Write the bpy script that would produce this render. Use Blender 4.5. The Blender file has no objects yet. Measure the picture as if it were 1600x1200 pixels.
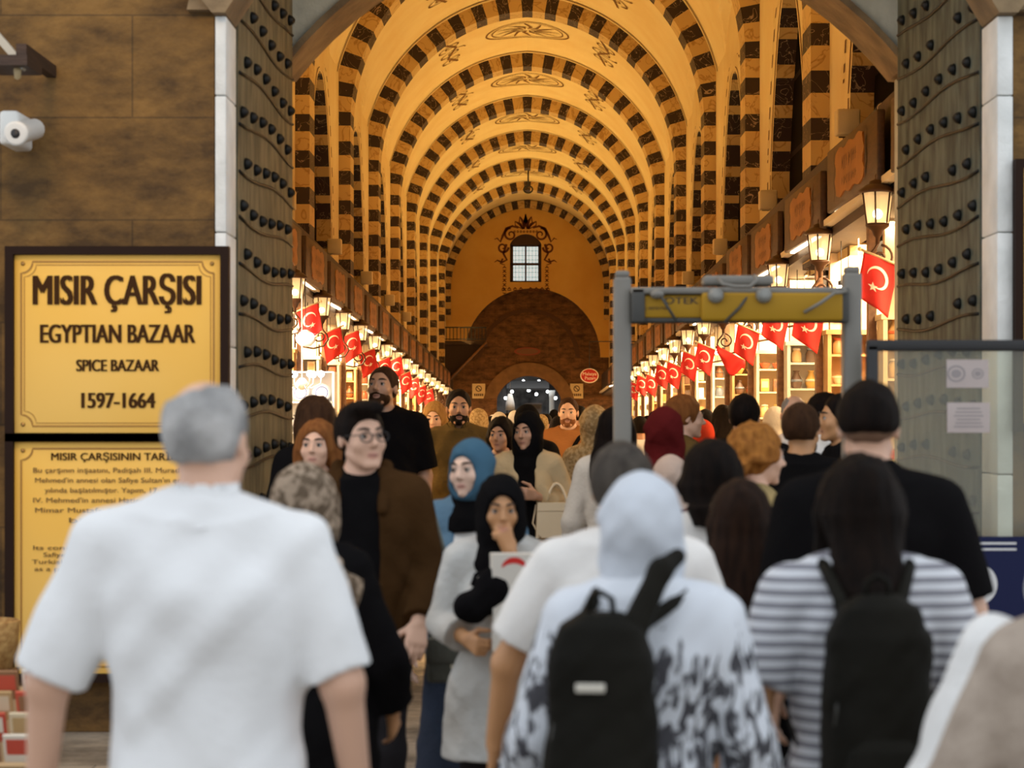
import bpy, bmesh, math, random
import numpy as np
from mathutils import Vector, Matrix, Euler
random.seed(7)
PI = math.pi
C = bpy.context.scene.collection
SC = bpy.context.scene
# ------------------------------------------------------------ camera, sky, exposure
FPX, VX, VY, CAMZ = 3200.0, 824.0, 650.0, 1.62
cam = bpy.data.cameras.new('camera'); cam.sensor_width = 36; cam.lens = 72
cam.shift_x = -24 / 1600; cam.shift_y = 50 / 1600
cam.clip_end = 400
cam.dof.use_dof = True; cam.dof.focus_distance = 26; cam.dof.aperture_fstop = 3.9
co = bpy.data.objects.new('camera', cam); co.location = (0, 0, CAMZ); co.rotation_euler = (PI / 2, 0, 0)
C.objects.link(co); SC.camera = co
SC.view_settings.view_transform = 'Standard'; SC.view_settings.look = 'None'
SC.view_settings.gamma = 1; SC.view_settings.use_curve_mapping = False
SC.view_settings.exposure = 0.0
SC.cycles.use_denoising = True
SC.cycles.max_bounces = 6; SC.cycles.diffuse_bounces = 3; SC.cycles.transparent_max_bounces = 8
SC.cycles.sample_clamp_indirect = 6
W = bpy.data.worlds.new('sky'); SC.world = W; W.use_nodes = True
_b = W.node_tree.nodes['Background']; _b.inputs[0].default_value = (.90, .945, 1.0, 1); _b.inputs[1].default_value = 1.22

def area(name, loc, size, power, col, rot=(0, 0, 0), sizey=None):
    l = bpy.data.lights.new(name, 'AREA'); l.energy = power; l.color = col; l.size = size
    if sizey: l.shape = 'RECTANGLE'; l.size_y = sizey
    if name == 'vault_floodlight': l.spread = math.radians(125)
    o = bpy.data.objects.new(name, l); o.location = loc; o.rotation_euler = rot; C.objects.link(o); return o
RIBY = [16.0 + 6.9 * i for i in range(10)]; YEND = 85.0
WARM = (1.0, .66, .21)
# floodlights on top of the shop fronts washing the vault, and the shops' own ceiling lamps
for i in range(10):
    y = 12.8 + 6.9 * i + 3.4
    for s in (-1, 1):
        area('vault_floodlight', (s * 2.45, y, 4.50), .5, 47 if y < 46 else 62, WARM, (0, PI + s * math.radians(-22), 0), 4.5)
for i in range(12):
    y = 15.0 + 6.0 * i
    for s in (-1, 1):
        area('shop_lamp_light', (s * 3.75, y, 3.46 - .0150 * (y + 2 - 20)), .9, 640 if i < 8 else 400, (1, .70, .38), (0, 0, 0), 4.5)
area('gate_lamp_light', (.4, 12.0, 4.9), 1.2, 22, (1, .62, .28))
area('pier_warm_fill', (-2.3, 8.2, 4.6), .5, 34, (1, .60, .26), (0, math.radians(-18), 0))  # unseen light added to warm the faces, left pier and brass
area('street_light', (0, 87.6, 5.8), 4, 330, (1, .96, .90))

def P(px, py, Y):
    return Vector(((px - VX) * Y / FPX, Y, CAMZ + (VY - py) * Y / FPX))
# ------------------------------------------------------------ materials
MATS = {}
def M(name, col, rough=.6, col2=None, ns=5.0, nd=4, bump=0, bs=40.0, metal=0, emit=0, ecol=None, sheen=0, stretch=None, lo=.35, hi=.65, spec=None, trans=0, alpha=None):
    if name in MATS: return MATS[name]
    m = bpy.data.materials.new(name); m.use_nodes = True; nt = m.node_tree; N = nt.nodes; L = nt.links
    b = N['Principled BSDF']; b.inputs['Base Color'].default_value = (*col, 1); b.inputs['Roughness'].default_value = rough
    b.inputs['Metallic'].default_value = metal
    if spec is not None: b.inputs['Specular IOR Level'].default_value = spec
    if trans: b.inputs['Transmission Weight'].default_value = trans
    if alpha is not None: b.inputs['Alpha'].default_value = alpha
    if sheen: b.inputs['Sheen Weight'].default_value = sheen
    tc = N.new('ShaderNodeTexCoord'); mp = N.new('ShaderNodeMapping'); L.new(tc.outputs['Object'], mp.inputs[0])
    if stretch: mp.inputs['Scale'].default_value = stretch
    if col2 is not None:
        n = N.new('ShaderNodeTexNoise'); n.inputs['Scale'].default_value = ns; n.inputs['Detail'].default_value = nd
        L.new(mp.outputs[0], n.inputs['Vector'])
        r = N.new('ShaderNodeValToRGB'); r.color_ramp.elements[0].position = lo; r.color_ramp.elements[1].position = hi
        r.color_ramp.elements[0].color = (*col, 1); r.color_ramp.elements[1].color = (*col2, 1)
        L.new(n.outputs['Fac'], r.inputs[0]); L.new(r.outputs[0], b.inputs['Base Color'])
    if bump:
        n2 = N.new('ShaderNodeTexNoise'); n2.inputs['Scale'].default_value = bs; n2.inputs['Detail'].default_value = 5
        L.new(mp.outputs[0], n2.inputs['Vector'])
        bp = N.new('ShaderNodeBump'); bp.inputs['Strength'].default_value = bump; bp.inputs['Distance'].default_value = .02
        L.new(n2.outputs['Fac'], bp.inputs['Height']); L.new(bp.outputs[0], b.inputs['Normal'])
    if emit:
        b.inputs['Emission Color'].default_value = (*(ecol or col), 1); b.inputs['Emission Strength'].default_value = emit
    MATS[name] = m; return m

def stone_mat(name, c1, c2, mortar, bw, bh, axes='XZ'):
    m = bpy.data.materials.new(name); m.use_nodes = True; nt = m.node_tree; N = nt.nodes; L = nt.links
    b = N['Principled BSDF']; b.inputs['Roughness'].default_value = .85
    tc = N.new('ShaderNodeTexCoord'); sp = N.new('ShaderNodeSeparateXYZ'); cb = N.new('ShaderNodeCombineXYZ')
    L.new(tc.outputs['Object'], sp.inputs[0]); L.new(sp.outputs[axes[0]], cb.inputs[0]); L.new(sp.outputs[axes[1]], cb.inputs[1])
    br = N.new('ShaderNodeTexBrick'); br.inputs['Scale'].default_value = 1; br.inputs['Brick Width'].default_value = bw; br.inputs['Row Height'].default_value = bh
    br.inputs['Mortar Size'].default_value = .006; br.inputs['Mortar Smooth'].default_value = .6; br.inputs['Bias'].default_value = -.2
    br.inputs['Color1'].default_value = (*c1, 1); br.inputs['Color2'].default_value = (*c2, 1); br.inputs['Mortar'].default_value = (*mortar, 1)
    L.new(cb.outputs[0], br.inputs['Vector'])
    n = N.new('ShaderNodeTexNoise'); n.inputs['Scale'].default_value = 2.4; n.inputs['Detail'].default_value = 8; n.inputs['Roughness'].default_value = .68
    mp = N.new('ShaderNodeMapping'); mp.inputs['Scale'].default_value = (1, 1, 1.9); L.new(tc.outputs['Object'], mp.inputs[0]); L.new(mp.outputs[0], n.inputs['Vector'])
    r = N.new('ShaderNodeValToRGB'); r.color_ramp.elements[0].position = .36; r.color_ramp.elements[1].position = .66
    r.color_ramp.elements[0].color = (.36, .33, .30, 1); r.color_ramp.elements[1].color = (1.25, 1.2, 1.12, 1)
    L.new(n.outputs['Fac'], r.inputs[0])
    mx = N.new('ShaderNodeMixRGB'); mx.blend_type = 'MULTIPLY'; mx.inputs[0].default_value = 1
    L.new(br.outputs[0], mx.inputs[1]); L.new(r.outputs[0], mx.inputs[2]); L.new(mx.outputs[0], b.inputs['Base Color'])
    n2 = N.new('ShaderNodeTexNoise'); n2.inputs['Scale'].default_value = 22; n2.inputs['Detail'].default_value = 6; L.new(tc.outputs['Object'], n2.inputs['Vector'])
    bp = N.new('ShaderNodeBump'); bp.inputs['Strength'].default_value = .45; bp.inputs['Distance'].default_value = .02
    L.new(n2.outputs['Fac'], bp.inputs['Height']); L.new(bp.outputs[0], b.inputs['Normal'])
    MATS[name] = m; return m

def marble_mat(name, base, vein, scale=3.0, thick=.035):
    m = bpy.data.materials.new(name); m.use_nodes = True; nt = m.node_tree; N = nt.nodes; L = nt.links
    b = N['Principled BSDF']; b.inputs['Roughness'].default_value = .55
    tc = N.new('ShaderNodeTexCoord')
    n = N.new('ShaderNodeTexNoise'); n.inputs['Scale'].default_value = scale; n.inputs['Detail'].default_value = 3; n.inputs['Distortion'].default_value = 1.5
    L.new(tc.outputs['Object'], n.inputs['Vector'])
    s1 = N.new('ShaderNodeMath'); s1.operation = 'SUBTRACT'; s1.inputs[1].default_value = .5; L.new(n.outputs['Fac'], s1.inputs[0])
    ab = N.new('ShaderNodeMath'); ab.operation = 'ABSOLUTE'; L.new(s1.outputs[0], ab.inputs[0])
    r = N.new('ShaderNodeValToRGB'); r.color_ramp.elements[0].position = 0; r.color_ramp.elements[1].position = thick
    r.color_ramp.elements[0].color = (*vein, 1); r.color_ramp.elements[1].color = (*base, 1)
    L.new(ab.outputs[0], r.inputs[0]); L.new(r.outputs[0], b.inputs['Base Color'])
    MATS[name] = m; return m

# ------------------------------------------------------------ mesh helpers
class MB:
    def __init__(s): s.v = []; s.f = []; s.m = []; s.sm = []
    def add(s, vs, fs, mi=0, smooth=False, T=None):
        o = len(s.v)
        for p in vs:
            p = Vector(p)
            s.v.append(tuple(T @ p if T is not None else p))
        for f in fs: s.f.append([o + i for i in f]); s.m.append(mi); s.sm.append(smooth)
        return s
    def box(s, c, d, rz=0, mi=0, T=None, bev=0):
        x, y, z = d[0] / 2, d[1] / 2, d[2] / 2
        R = Matrix.Translation(c) @ Matrix.Rotation(rz, 4, 'Z')
        if T is not None: R = T @ R
        if bev <= 0:
            vs = [(a * x, b * y, e * z) for a in (-1, 1) for b in (-1, 1) for e in (-1, 1)]
            return s.add(vs, [(0, 1, 3, 2), (4, 6, 7, 5), (0, 4, 5, 1), (2, 3, 7, 6), (0, 2, 6, 4), (1, 5, 7, 3)], mi, False, R)
        bm = bmesh.new(); bmesh.ops.create_cube(bm, size=1)
        bmesh.ops.scale(bm, vec=d, verts=bm.verts)
        bmesh.ops.bevel(bm, geom=list(bm.edges), offset=min(bev, .49 * min(d)), segments=2, affect='EDGES', profile=.5)
        bm.verts.ensure_lookup_table()
        s.add([v.co.copy() for v in bm.verts], [[v.index for v in f.verts] for f in bm.faces], mi, True, R); bm.free(); return s
    def cyl(s, p, q, r1, r2=None, seg=12, mi=0, cap=True, smooth=True, T=None):
        r2 = r1 if r2 is None else r2
        p, q = Vector(p), Vector(q); d = (q - p).normalized()
        u = d.orthogonal().normalized(); w = d.cross(u)
        vs = []
        for c, r in ((p, r1), (q, r2)):
            for i in range(seg):
                a = 2 * PI * i / seg; vs.append(c + u * r * math.cos(a) + w * r * math.sin(a))
        s.add(vs, [(i, (i + 1) % seg, seg + (i + 1) % seg, seg + i) for i in range(seg)], mi, smooth, T)
        if cap:
            s.add(vs[:seg], [list(range(seg))[::-1]], mi, False, T); s.add(vs[seg:], [list(range(seg))], mi, False, T)
        return s
    def tube(s, pts, r, seg=8, mi=0, T=None):
        pts = [Vector(p) for p in pts]; n = len(pts); vs = []
        rr = r if isinstance(r, (list, tuple)) else [r] * n
        u = None
        for i, p in enumerate(pts):
            d = (pts[min(i + 1, n - 1)] - pts[max(i - 1, 0)]).normalized()
            if u is None: u = d.orthogonal().normalized()
            u = (u - d * u.dot(d)).normalized(); w = d.cross(u)
            for k in range(seg):
                a = 2 * PI * k / seg; vs.append(p + (u * math.cos(a) + w * math.sin(a)) * rr[i])
        fs = [(i * seg + k, i * seg + (k + 1) % seg, (i + 1) * seg + (k + 1) % seg, (i + 1) * seg + k) for i in range(n - 1) for k in range(seg)]
        fs += [list(range(seg))[::-1], list(range((n - 1) * seg, n * seg))]
        return s.add(vs, fs, mi, True, T)
    def lathe(s, prof, seg=16, mi=0, T=None, c=(0, 0, 0), smooth=True, cap=True):
        n = len(prof); vs = [(c[0] + r * math.cos(2 * PI * k / seg), c[1] + r * math.sin(2 * PI * k / seg), c[2] + z) for r, z in prof for k in range(seg)]
        fs = [(i * seg + k, i * seg + (k + 1) % seg, (i + 1) * seg + (k + 1) % seg, (i + 1) * seg + k) for i in range(n - 1) for k in range(seg)]
        if cap: fs += [list(range(seg))[::-1], list(range((n - 1) * seg, n * seg))]
        return s.add(vs, fs, mi, smooth, T)
    def sph(s, c, r, seg=12, ring=8, mi=0, T=None):
        r = r if isinstance(r, (tuple, list)) else (r, r, r)
        vs = [(c[0], c[1], c[2] + r[2])]
        for i in range(1, ring):
            t = PI * i / ring
            for k in range(seg):
                a = 2 * PI * k / seg; vs.append((c[0] + r[0] * math.sin(t) * math.cos(a), c[1] + r[1] * math.sin(t) * math.sin(a), c[2] + r[2] * math.cos(t)))
        vs.append((c[0], c[1], c[2] - r[2])); fs = []
        for k in range(seg): fs.append((0, 1 + k, 1 + (k + 1) % seg))
        for i in range(ring - 2):
            for k in range(seg): fs.append((1 + i * seg + k, 1 + (i + 1) * seg + k, 1 + (i + 1) * seg + (k + 1) % seg, 1 + i * seg + (k + 1) % seg))
        e = len(vs) - 1; o = 1 + (ring - 2) * seg
        for k in range(seg): fs.append((e, o + (k + 1) % seg, o + k))
        return s.add(vs, fs, mi, True, T)
    def prism(s, poly, axis, a, b, mi=0, T=None):
        """poly: 2-D outline; axis 'Y': poly is (x,z) swept y=a..b; 'X': (y,z); 'Z': (x,y)"""
        def pt(u, v, t): return {'Y': (u, t, v), 'X': (t, u, v), 'Z': (u, v, t)}[axis]
        n = len(poly)
        vs = [pt(u, v, a) for u, v in poly] + [pt(u, v, b) for u, v in poly]
        fs = [(i, (i + 1) % n, n + (i + 1) % n, n + i) for i in range(n)] + [list(range(n))[::-1], list(range(n, 2 * n))]
        return s.add(vs, fs, mi, False, T)
    def ribbon(s, pts, w, T=None, mi=0, th=0):
        """flat painted stroke in the local XZ plane; w width or list (tapering)"""
        n = len(pts); ww = w if isinstance(w, (list, tuple)) else [w] * n; vs = []
        for i in range(n):
            a, b = pts[max(i - 1, 0)], pts[min(i + 1, n - 1)]
            dx, dz = b[0] - a[0], b[1] - a[1]; l = math.hypot(dx, dz) or 1
            nx, nz = -dz / l * ww[i] / 2, dx / l * ww[i] / 2
            vs += [(pts[i][0] + nx, 0, pts[i][1] + nz), (pts[i][0] - nx, 0, pts[i][1] - nz)]
        return s.add(vs, [(2 * i, 2 * i + 1, 2 * i + 3, 2 * i + 2) for i in range(n - 1)], mi, False, T)
    def build(s, name, mats, parent=None, loc=None, fix=True):
        me = bpy.data.meshes.new(name); me.from_pydata(s.v, [], s.f)
        if not isinstance(mats, (list, tuple)): mats = [mats]
        for m in mats: me.materials.append(m)
        me.polygons.foreach_set('material_index', s.m); me.polygons.foreach_set('use_smooth', s.sm)
        if fix:
            bm = bmesh.new(); bm.from_mesh(me); bmesh.ops.recalc_face_normals(bm, faces=bm.faces); bm.to_mesh(me); bm.free()
        o = bpy.data.objects.new(name, me); C.objects.link(o)
        if parent is not None: o.parent = parent
        if loc is not None: o.location = loc
        return o
def tag(o, label=None, cat=None, group=None, kind=None):
    if label: o['label'] = label
    if cat: o['category'] = cat
    if group: o['group'] = group
    if kind: o['kind'] = kind
    return o
def struct(o): o['kind'] = 'structure'; return o
def thing(name, loc, label, cat, group=None, rz=0):
    o = bpy.data.objects.new(name, None); o.empty_display_size = .1; C.objects.link(o); o.location = loc; o.rotation_euler = (0, 0, rz)
    return tag(o, label, cat, group)
def dup(root, loc=None, rz=None, label=None, group=None):
    def cp(o, par):
        c = o.copy(); C.objects.link(c)
        if par is not None: c.parent = par
        for ch in list(o.children): cp(ch, c)
        return c
    r = cp(root, None)
    if loc is not None: r.location = loc
    if rz is not None: r.rotation_euler = (0, 0, rz)
    if label: r['label'] = label
    if group: r['group'] = group
    return r
def text_mesh(txt, size, mat, name, parent, loc, rot=(PI / 2, 0, 0), sx=1.0, bold=0, ext=.001, align='CENTER', space=1.0):
    cu = bpy.data.curves.new(name, 'FONT'); cu.body = txt; cu.size = size; cu.align_x = align; cu.align_y = 'CENTER'
    cu.extrude = ext; cu.resolution_u = 4; cu.space_character = space
    t = bpy.data.objects.new(name, cu); C.objects.link(t)
    dg = bpy.context.evaluated_depsgraph_get(); me = bpy.data.meshes.new_from_object(t.evaluated_get(dg))
    bpy.data.objects.remove(t); bpy.data.curves.remove(cu)
    if bold:      # heavier weight: the letters overlaid with small sideways shifts
        bm = bmesh.new(); bm.from_mesh(me); n = len(me.vertices)
        g = bmesh.ops.duplicate(bm, geom=list(bm.verts) + list(bm.edges) + list(bm.faces)); bmesh.ops.translate(bm, vec=(bold, 0, .0004), verts=[v for v in g['geom'] if isinstance(v, bmesh.types.BMVert)])
        bm.to_mesh(me); bm.free()
    me.materials.clear(); me.materials.append(mat); me.name = name
    o = bpy.data.objects.new(name, me); C.objects.link(o); o.parent = parent; o.location = loc; o.rotation_euler = rot; o.scale = (sx, 1, 1)
    return o
# ------------------------------------------------------------ setting
STONE = stone_mat('old brown stone', (.20, .108, .027), (.18, .097, .024), (.105, .058, .016), 1.35, .525)
STONE2 = stone_mat('hall stone', (.20, .095, .036), (.15, .07, .026), (.06, .03, .012), .9, .45)
GREYST = M('grey plaster', (.62, .62, .52), .9, (.42, .42, .34), 3, 6, .3, 25)
BROWNST = M('arch stone', (.30, .21, .11), .85, (.16, .11, .06), 4, 6, .4, 25)
JAMB = M('daylit jamb stone', (.86, .88, .86), .7, (.68, .70, .68), 4, 6, .3, 30)  # daylight on the jamb reveals is put into this pale colour
PLAST = M('cream plaster', (.84, .67, .36), .85, (.80, .60, .29), 1.2, 3)
OCHRE = M('ochre plaster', (.74, .45, .12), .85, (.68, .38, .09), 1.0, 3)
DARKM = marble_mat('dark painted marble', (.024, .009, .007), (.42, .30, .20), 3.2, .010)
TANM = marble_mat('tan painted marble', (.62, .41, .16), (.40, .22, .06), 2.2, .03)
PAINT = M('brown painted ornament', (.20, .09, .02), .85)
WOOD = M('dark wood', (.025, .011, .006), .6, (.05, .022, .010), 3, 4, .2, 20, stretch=(1, 1, 6))
WOODM = M('brown wood', (.22, .10, .04), .5, (.14, .06, .022), 3, 4, .15, 20, stretch=(6, 1, 6))
BLACK = M('black iron', (.012, .012, .013), .5)
FLOORM = stone_mat('floor slabs', (.30, .26, .21), (.25, .22, .18), (.08, .07, .06), .8, .5, 'XY')

struct(MB().box((0, 43, -.05), (16, 110, .1)).build('floor', FLOORM))
GY = 10.5; XL, XR = -1.535, 2.40     # gate wall front, jamb positions
# gate wall in front: two piers and a stone arch over them
struct(MB().box(((-6 + XL) / 2 - .035, GY + .25, 2.9), (XL + 6 - .07, .5, 5.8)).build('wall_left', STONE))
struct(MB().box(((6 + XR) / 2 + .045, GY + .25, 2.9), (6 - XR - .09, .5, 5.8)).build('wall_right', STONE))
def arc_pts(x0, x1, z0, rise, n=24):
    h = (x1 - x0) / 2; R = (h * h + rise * rise) / (2 * rise); cz = z0 + rise - R; cx = (x0 + x1) / 2
    a = math.asin(min(1, h / R)); 
    return [(cx + R * math.sin(-a + 2 * a * i / n), cz + R * math.cos(-a + 2 * a * i / n)) for i in range(n + 1)]
ap = arc_pts(XL - .07, XR + .09, 3.70, 1.75)
m = MB().prism([(XL - .07, 5.8)] + ap + [(XR + .09, 5.8)], 'Y', GY, GY + .5); struct(m.build('wall_front', STONE))
# projecting moulded voussoir ring springing from small corbels above the pale jamb strips
def ring(x0, x1, z0, rise, t, ya, yb, mats, name, n=24):
    a = arc_pts(x0, x1, z0, rise, n); b = arc_pts(x0 - t, x1 + t, z0, rise + t, n); m = MB()
    for i in range(n):
        m.prism([a[i], a[i + 1], b[i + 1], b[i]], 'Y', ya, yb)
    return m.build(name, mats)
struct(ring(XL - .03, XR + .05, 3.69, 1.70, .17, GY - .07, GY + .03, BROWNST, 'trim_1'))
for k, x, s in ((2, XL - .035, 1), (3, XR + .045, -1)):
    m = MB(); w = .056 if k == 2 else .080
    z = 0; hs = [.7, .62, .66, .58, .7, .41]
    for hh in hs:
        m.box((x, GY + .16, z + hh / 2), (w, .36, hh - .006), bev=.006); z += hh
    struct(m.build('trim_%d' % k, JAMB))
    m = MB().prism([(x - s * w * .6, 3.67), (x + s * w * .6, 3.67), (x + s * .16, 3.86), (x - s * .02, 3.80), (x - s * .22, 3.90)], 'Y', GY - .10, GY + .3)
    struct(m.build('trim_%d' % (k + 2), BROWNST))
# gate passage
struct(MB().box((XL - .28, 11.95, 2.7), (.12, 2.1, 5.4)).build('wall_passage_left', GREYST))
struct(MB().box((XR + .26, 11.95, 2.7), (.12, 2.1, 5.4)).build('wall_passage_right', GREYST))
struct(MB().box((.43, 11.95, 5.5), (4.6, 2.2, .2)).build('ceiling_passage', GREYST))
IX0, IX1 = -1.565, 2.42
ia = arc_pts(IX0, IX1, 3.86, .98)
m = MB(); poly = [(-6, 0), (IX0, 0)] + ia + [(IX1, 0), (6, 0), (6, 5.9), (-6, 5.9)]
m.prism([(-6, 0), (IX0, 0), (IX0, 3.86), (IX0, 5.9), (-6, 5.9)], 'Y', 13.0, 13.5)
m.prism([(6, 0), (IX1, 0), (IX1, 3.86), (IX1, 5.9), (6, 5.9)], 'Y', 13.0, 13.5)
for i in range(len(ia) - 1):
    m.prism([ia[i], ia[i + 1], (ia[i + 1][0], 5.9), (ia[i][0], 5.9)], 'Y', 13.0, 13.5)
struct(m.build('wall_inner', GREYST))
struct(ring(IX0 + .035, IX1 - .035, 3.83, .96, .05, 12.94, 13.55, BROWNST, 'trim_6'))

# studded iron doors folded back into the passage
DOORG = M('weathered grey green door', (.185, .165, .098), .75, (.085, .078, .046), 6, 8, .4, 18, stretch=(1.6, 3, .45), metal=.1, lo=.38, hi=.62)
DOORW = M('weathered grey door', (.115, .138, .112), .75, (.042, .052, .042), 6, 8, .4, 18, stretch=(1.6, 3, .45), metal=.1, lo=.38, hi=.62)
STUD = M('iron stud', (.008, .008, .007), .5, spec=.3)
def door(n, xa, xb, mat, side):
    ya, yb = GY + .36, 12.86
    L = math.hypot(xb - xa, yb - ya); ang = math.atan2(yb - ya, xb - xa)
    d = bpy.data.objects.new('door_%d' % n, None); C.objects.link(d); d.location = (xa, ya, 0); d.rotation_euler = (0, 0, ang); struct(d)
    sg = -1 if side == 'L' else 1     # local y of the face that looks into the passage
    MB().box((L / 2, -sg * .05, 2.35), (L, .1, 4.7)).build('leaf', mat, d)
    st = MB(); st.lathe([(.031, 0), (.034, .008), (.026, .026), (.013, .038), (.0, .042)], 10, T=Matrix.Rotation(-sg * PI / 2, 4, 'X'))
    first = None; rows = []
    z = .35
    while z < 4.6: rows.append(z); z += .262
    for r, z in enumerate(rows):
        pts = []
        for k in range(10):
            t = k / 9; pts.append((.02 + t * (L - .04), sg * .004, z - .035 + .022 * math.sin(6.3 * t + r)))
        b = MB(); b.tube(pts, .009, 6); b.build('plate_seam', STUD, d)
        for k in range(6):
            x = (.10 if r % 2 else .22) + k * (L - .3) / 5.3
            if r % 3 == 1 and k == 2 and side == 'R': continue
            p = (x, sg * .002, z + .035 + .022 * math.sin(6.3 * x / L + r))
            if first is None: first = st.build('stud', STUD, d, p)
            else:
                o = first.copy(); C.objects.link(o); o.location = p
    return d
door(1, XL, -1.475, DOORG, 'L'); door(2, XR, 2.325, DOORW, 'R')

# ---------------- the vaulted hall
SLOPE = .0150     # the arcade runs slightly downhill away from the gate
def drop(y): return -SLOPE * (y - 20)
XW = 3.38; ZS = 6.88
def prof(R, c=.2, zb=None, n=40):
    """left-to-right pointed arch outline at radius R"""
    out = []
    a1 = math.acos(c / R)                      # from spring (pi) to apex
    for i in range(n + 1):
        a = PI - (PI - (PI - a1)) * i / n
        out.append((c + R * math.cos(a), ZS + R * math.sin(a)))
    r = [(-x, z) for x, z in out[:-1]][::-1]
    return out + r
def rib(n, Y, th=.35, dep=.7, zb=3.3, Ri=3.37):
    c = .2; Ro = Ri + th; Rm = Ri + th / 2
    am = PI - math.acos(-c / Rm) if False else math.acos(-c / Rm)   # angle at apex for left arc: cos = -c/R
    La = Rm * (PI - am); P_, DK = .53, .25
    m = MB(); cuts = [DK / 2]; tot = La + (ZS - zb)
    while cuts[-1] < tot:
        cuts.append(min(tot, cuts[-1] + (P_ - DK if len(cuts) % 2 else DK)))
    def pt(s, R):
        if s <= La:
            a = am + s / Rm; return (c + R * math.cos(a), ZS + R * math.sin(a))
        return (c - R, ZS - (s - La))
    prev = 0
    for i, e in enumerate(cuts):
        mi = 0 if i % 2 == 0 else 1
        k = 3
        for q in range(k):
            s0 = prev + (e - prev) * q / k; s1 = prev + (e - prev) * (q + 1) / k
            for sg in (1, -1):
                a, b, d_, e_ = pt(s0, Ri), pt(s1, Ri), pt(s1, Ro), pt(s0, Ro)
                if s0 == 0: a = (0, ZS + math.sqrt(Ri * Ri - c * c)); e_ = (0, ZS + math.sqrt(Ro * Ro - c * c))
                A, B, D, E = [(sg * x, z) for x, z in (a, b, d_, e_)]
                for yy in (Y, Y + dep): m.add([(A[0], yy, A[1]), (B[0], yy, B[1]), (D[0], yy, D[1]), (E[0], yy, E[1])], [(0, 1, 2, 3)], mi)
                m.add([(A[0], Y, A[1]), (B[0], Y, B[1]), (B[0], Y + dep, B[1]), (A[0], Y + dep, A[1])], [(0, 1, 2, 3)], mi)
        prev = e
    struct(m.build('trim_%d' % n, [DARKM, TANM], fix=False))
for i, y in enumerate(RIBY): rib(10 + i, y)
rib(10 + len(RIBY), YEND - .25, .40, .3, 5.6)

# vault surface: pointed barrel with shallow side cells over the wall arches
def zside(y):
    best = 0
    for i in range(-1, len(RIBY)):
        y0 = (RIBY[i] if i >= 0 else RIBY[0] - 6.9) + .7; y1 = y0 + 6.2
        t = abs(y - (y0 + y1) / 2) / 3.1
        if t < 1: best = max(best, 5.9 + 2.55 * (1 - t ** 1.75))
    return best
ys = list(np.arange(13.5, YEND + .01, .125)); pr = prof(3.7, .2, n=36)
m = MB(); n = len(pr); vs = []
for y in ys:
    zz = zside(y)
    for x, z in pr: vs.append((x, y, max(z, zz)))
m.add(vs, [(j * n + i, j * n + i + 1, (j + 1) * n + i + 1, (j + 1) * n + i) for j in range(len(ys) - 1) for i in range(n - 1)], 0, False)
ceil_o = struct(m.build('ceiling', PLAST, fix=False))
def on_vault(x, y, R=3.68):
    c = .2; xx = -abs(x); return max(ZS + math.sqrt(max(0, R * R - (xx - c) ** 2)), zside(y) - .02)
# painted borders and medallions on the vault
m = MB()
for y in RIBY:
    for yy in (y + .95, y + 6.62):
        for R, ph in ((3.69, 0),):
            for k in range(86):
                for sg in (1, -1):
                    c = .2; a0 = math.acos(-c / R); a = a0 + (PI - a0) * (k + .5) / 86
                    da = .013
                    q = []
                    for aa, yq in ((a - da, yy - .035), (a + da, yy - .035), (a + da, yy + .035), (a - da, yy + .035)):
                        x, z = c + (R - .006) * math.cos(aa), ZS + (R - .006) * math.sin(aa)
                        q.append((sg * x, yq, z))
                    if q[0][2] > zside(yy): m.add(q, [(0, 1, 2, 3)])
m.build('painted_border', PAINT, ceil_o, fix=False)
def spiral(cx, cz, r, turns, a0, sg=1, n=26):
    return [(cx + r * (1 - .85 * i / n) * math.cos(a0 + sg * turns * 2 * PI * i / n), cz + r * (1 - .85 * i / n) * math.sin(a0 + sg * turns * 2 * PI * i / n)) for i in range(n + 1)]
def ell_pts(cx, cz, rx, rz, n=40, a0=0, a1=2 * PI): return [(cx + rx * math.cos(a0 + (a1 - a0) * i / n), cz + rz * math.sin(a0 + (a1 - a0) * i / n)) for i in range(n + 1)]
def drape(m, strokes, x0, y0):
    for pts, w in strokes:
        b = MB().ribbon(pts, w)
        m.add([(x0 + v[0], y0 + v[2], on_vault(x0 + v[0], y0 + v[2], 3.685)) for v in b.v], b.f)
for y in RIBY[2:9]:
    m = MB(); st = [(ell_pts(0, 0, .95, .95), .04), (ell_pts(0, 0, .82, .82), .03)]
    for k in range(12):
        a = PI * 2 * k / 12
        st.append(([(.1 * math.cos(a), .1 * math.sin(a)), (.3 * math.cos(a + .3), .3 * math.sin(a + .3)), (.55 * math.cos(a), .55 * math.sin(a)), (.75 * math.cos(a - .1), .75 * math.sin(a - .1))], [.02, .07, .05, .02]))
    drape(m, st, 0, y + 3.8)
    for sg in (-1, 1):
        st = [(spiral(0, 0, .32, 1.6, 0, sg), .035), (spiral(0, .75, .28, 1.6, 1, -sg), .035), (spiral(0, -.75, .28, 1.6, 2, -sg), .035), ([(-.1, -1.3), (.12, -.4), (-.1, .4), (.1, 1.3)], .05)]
        drape(m, st, sg * 1.75, y + 3.8)
    m.build('painted_medallion', PAINT, ceil_o, fix=False)

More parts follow.
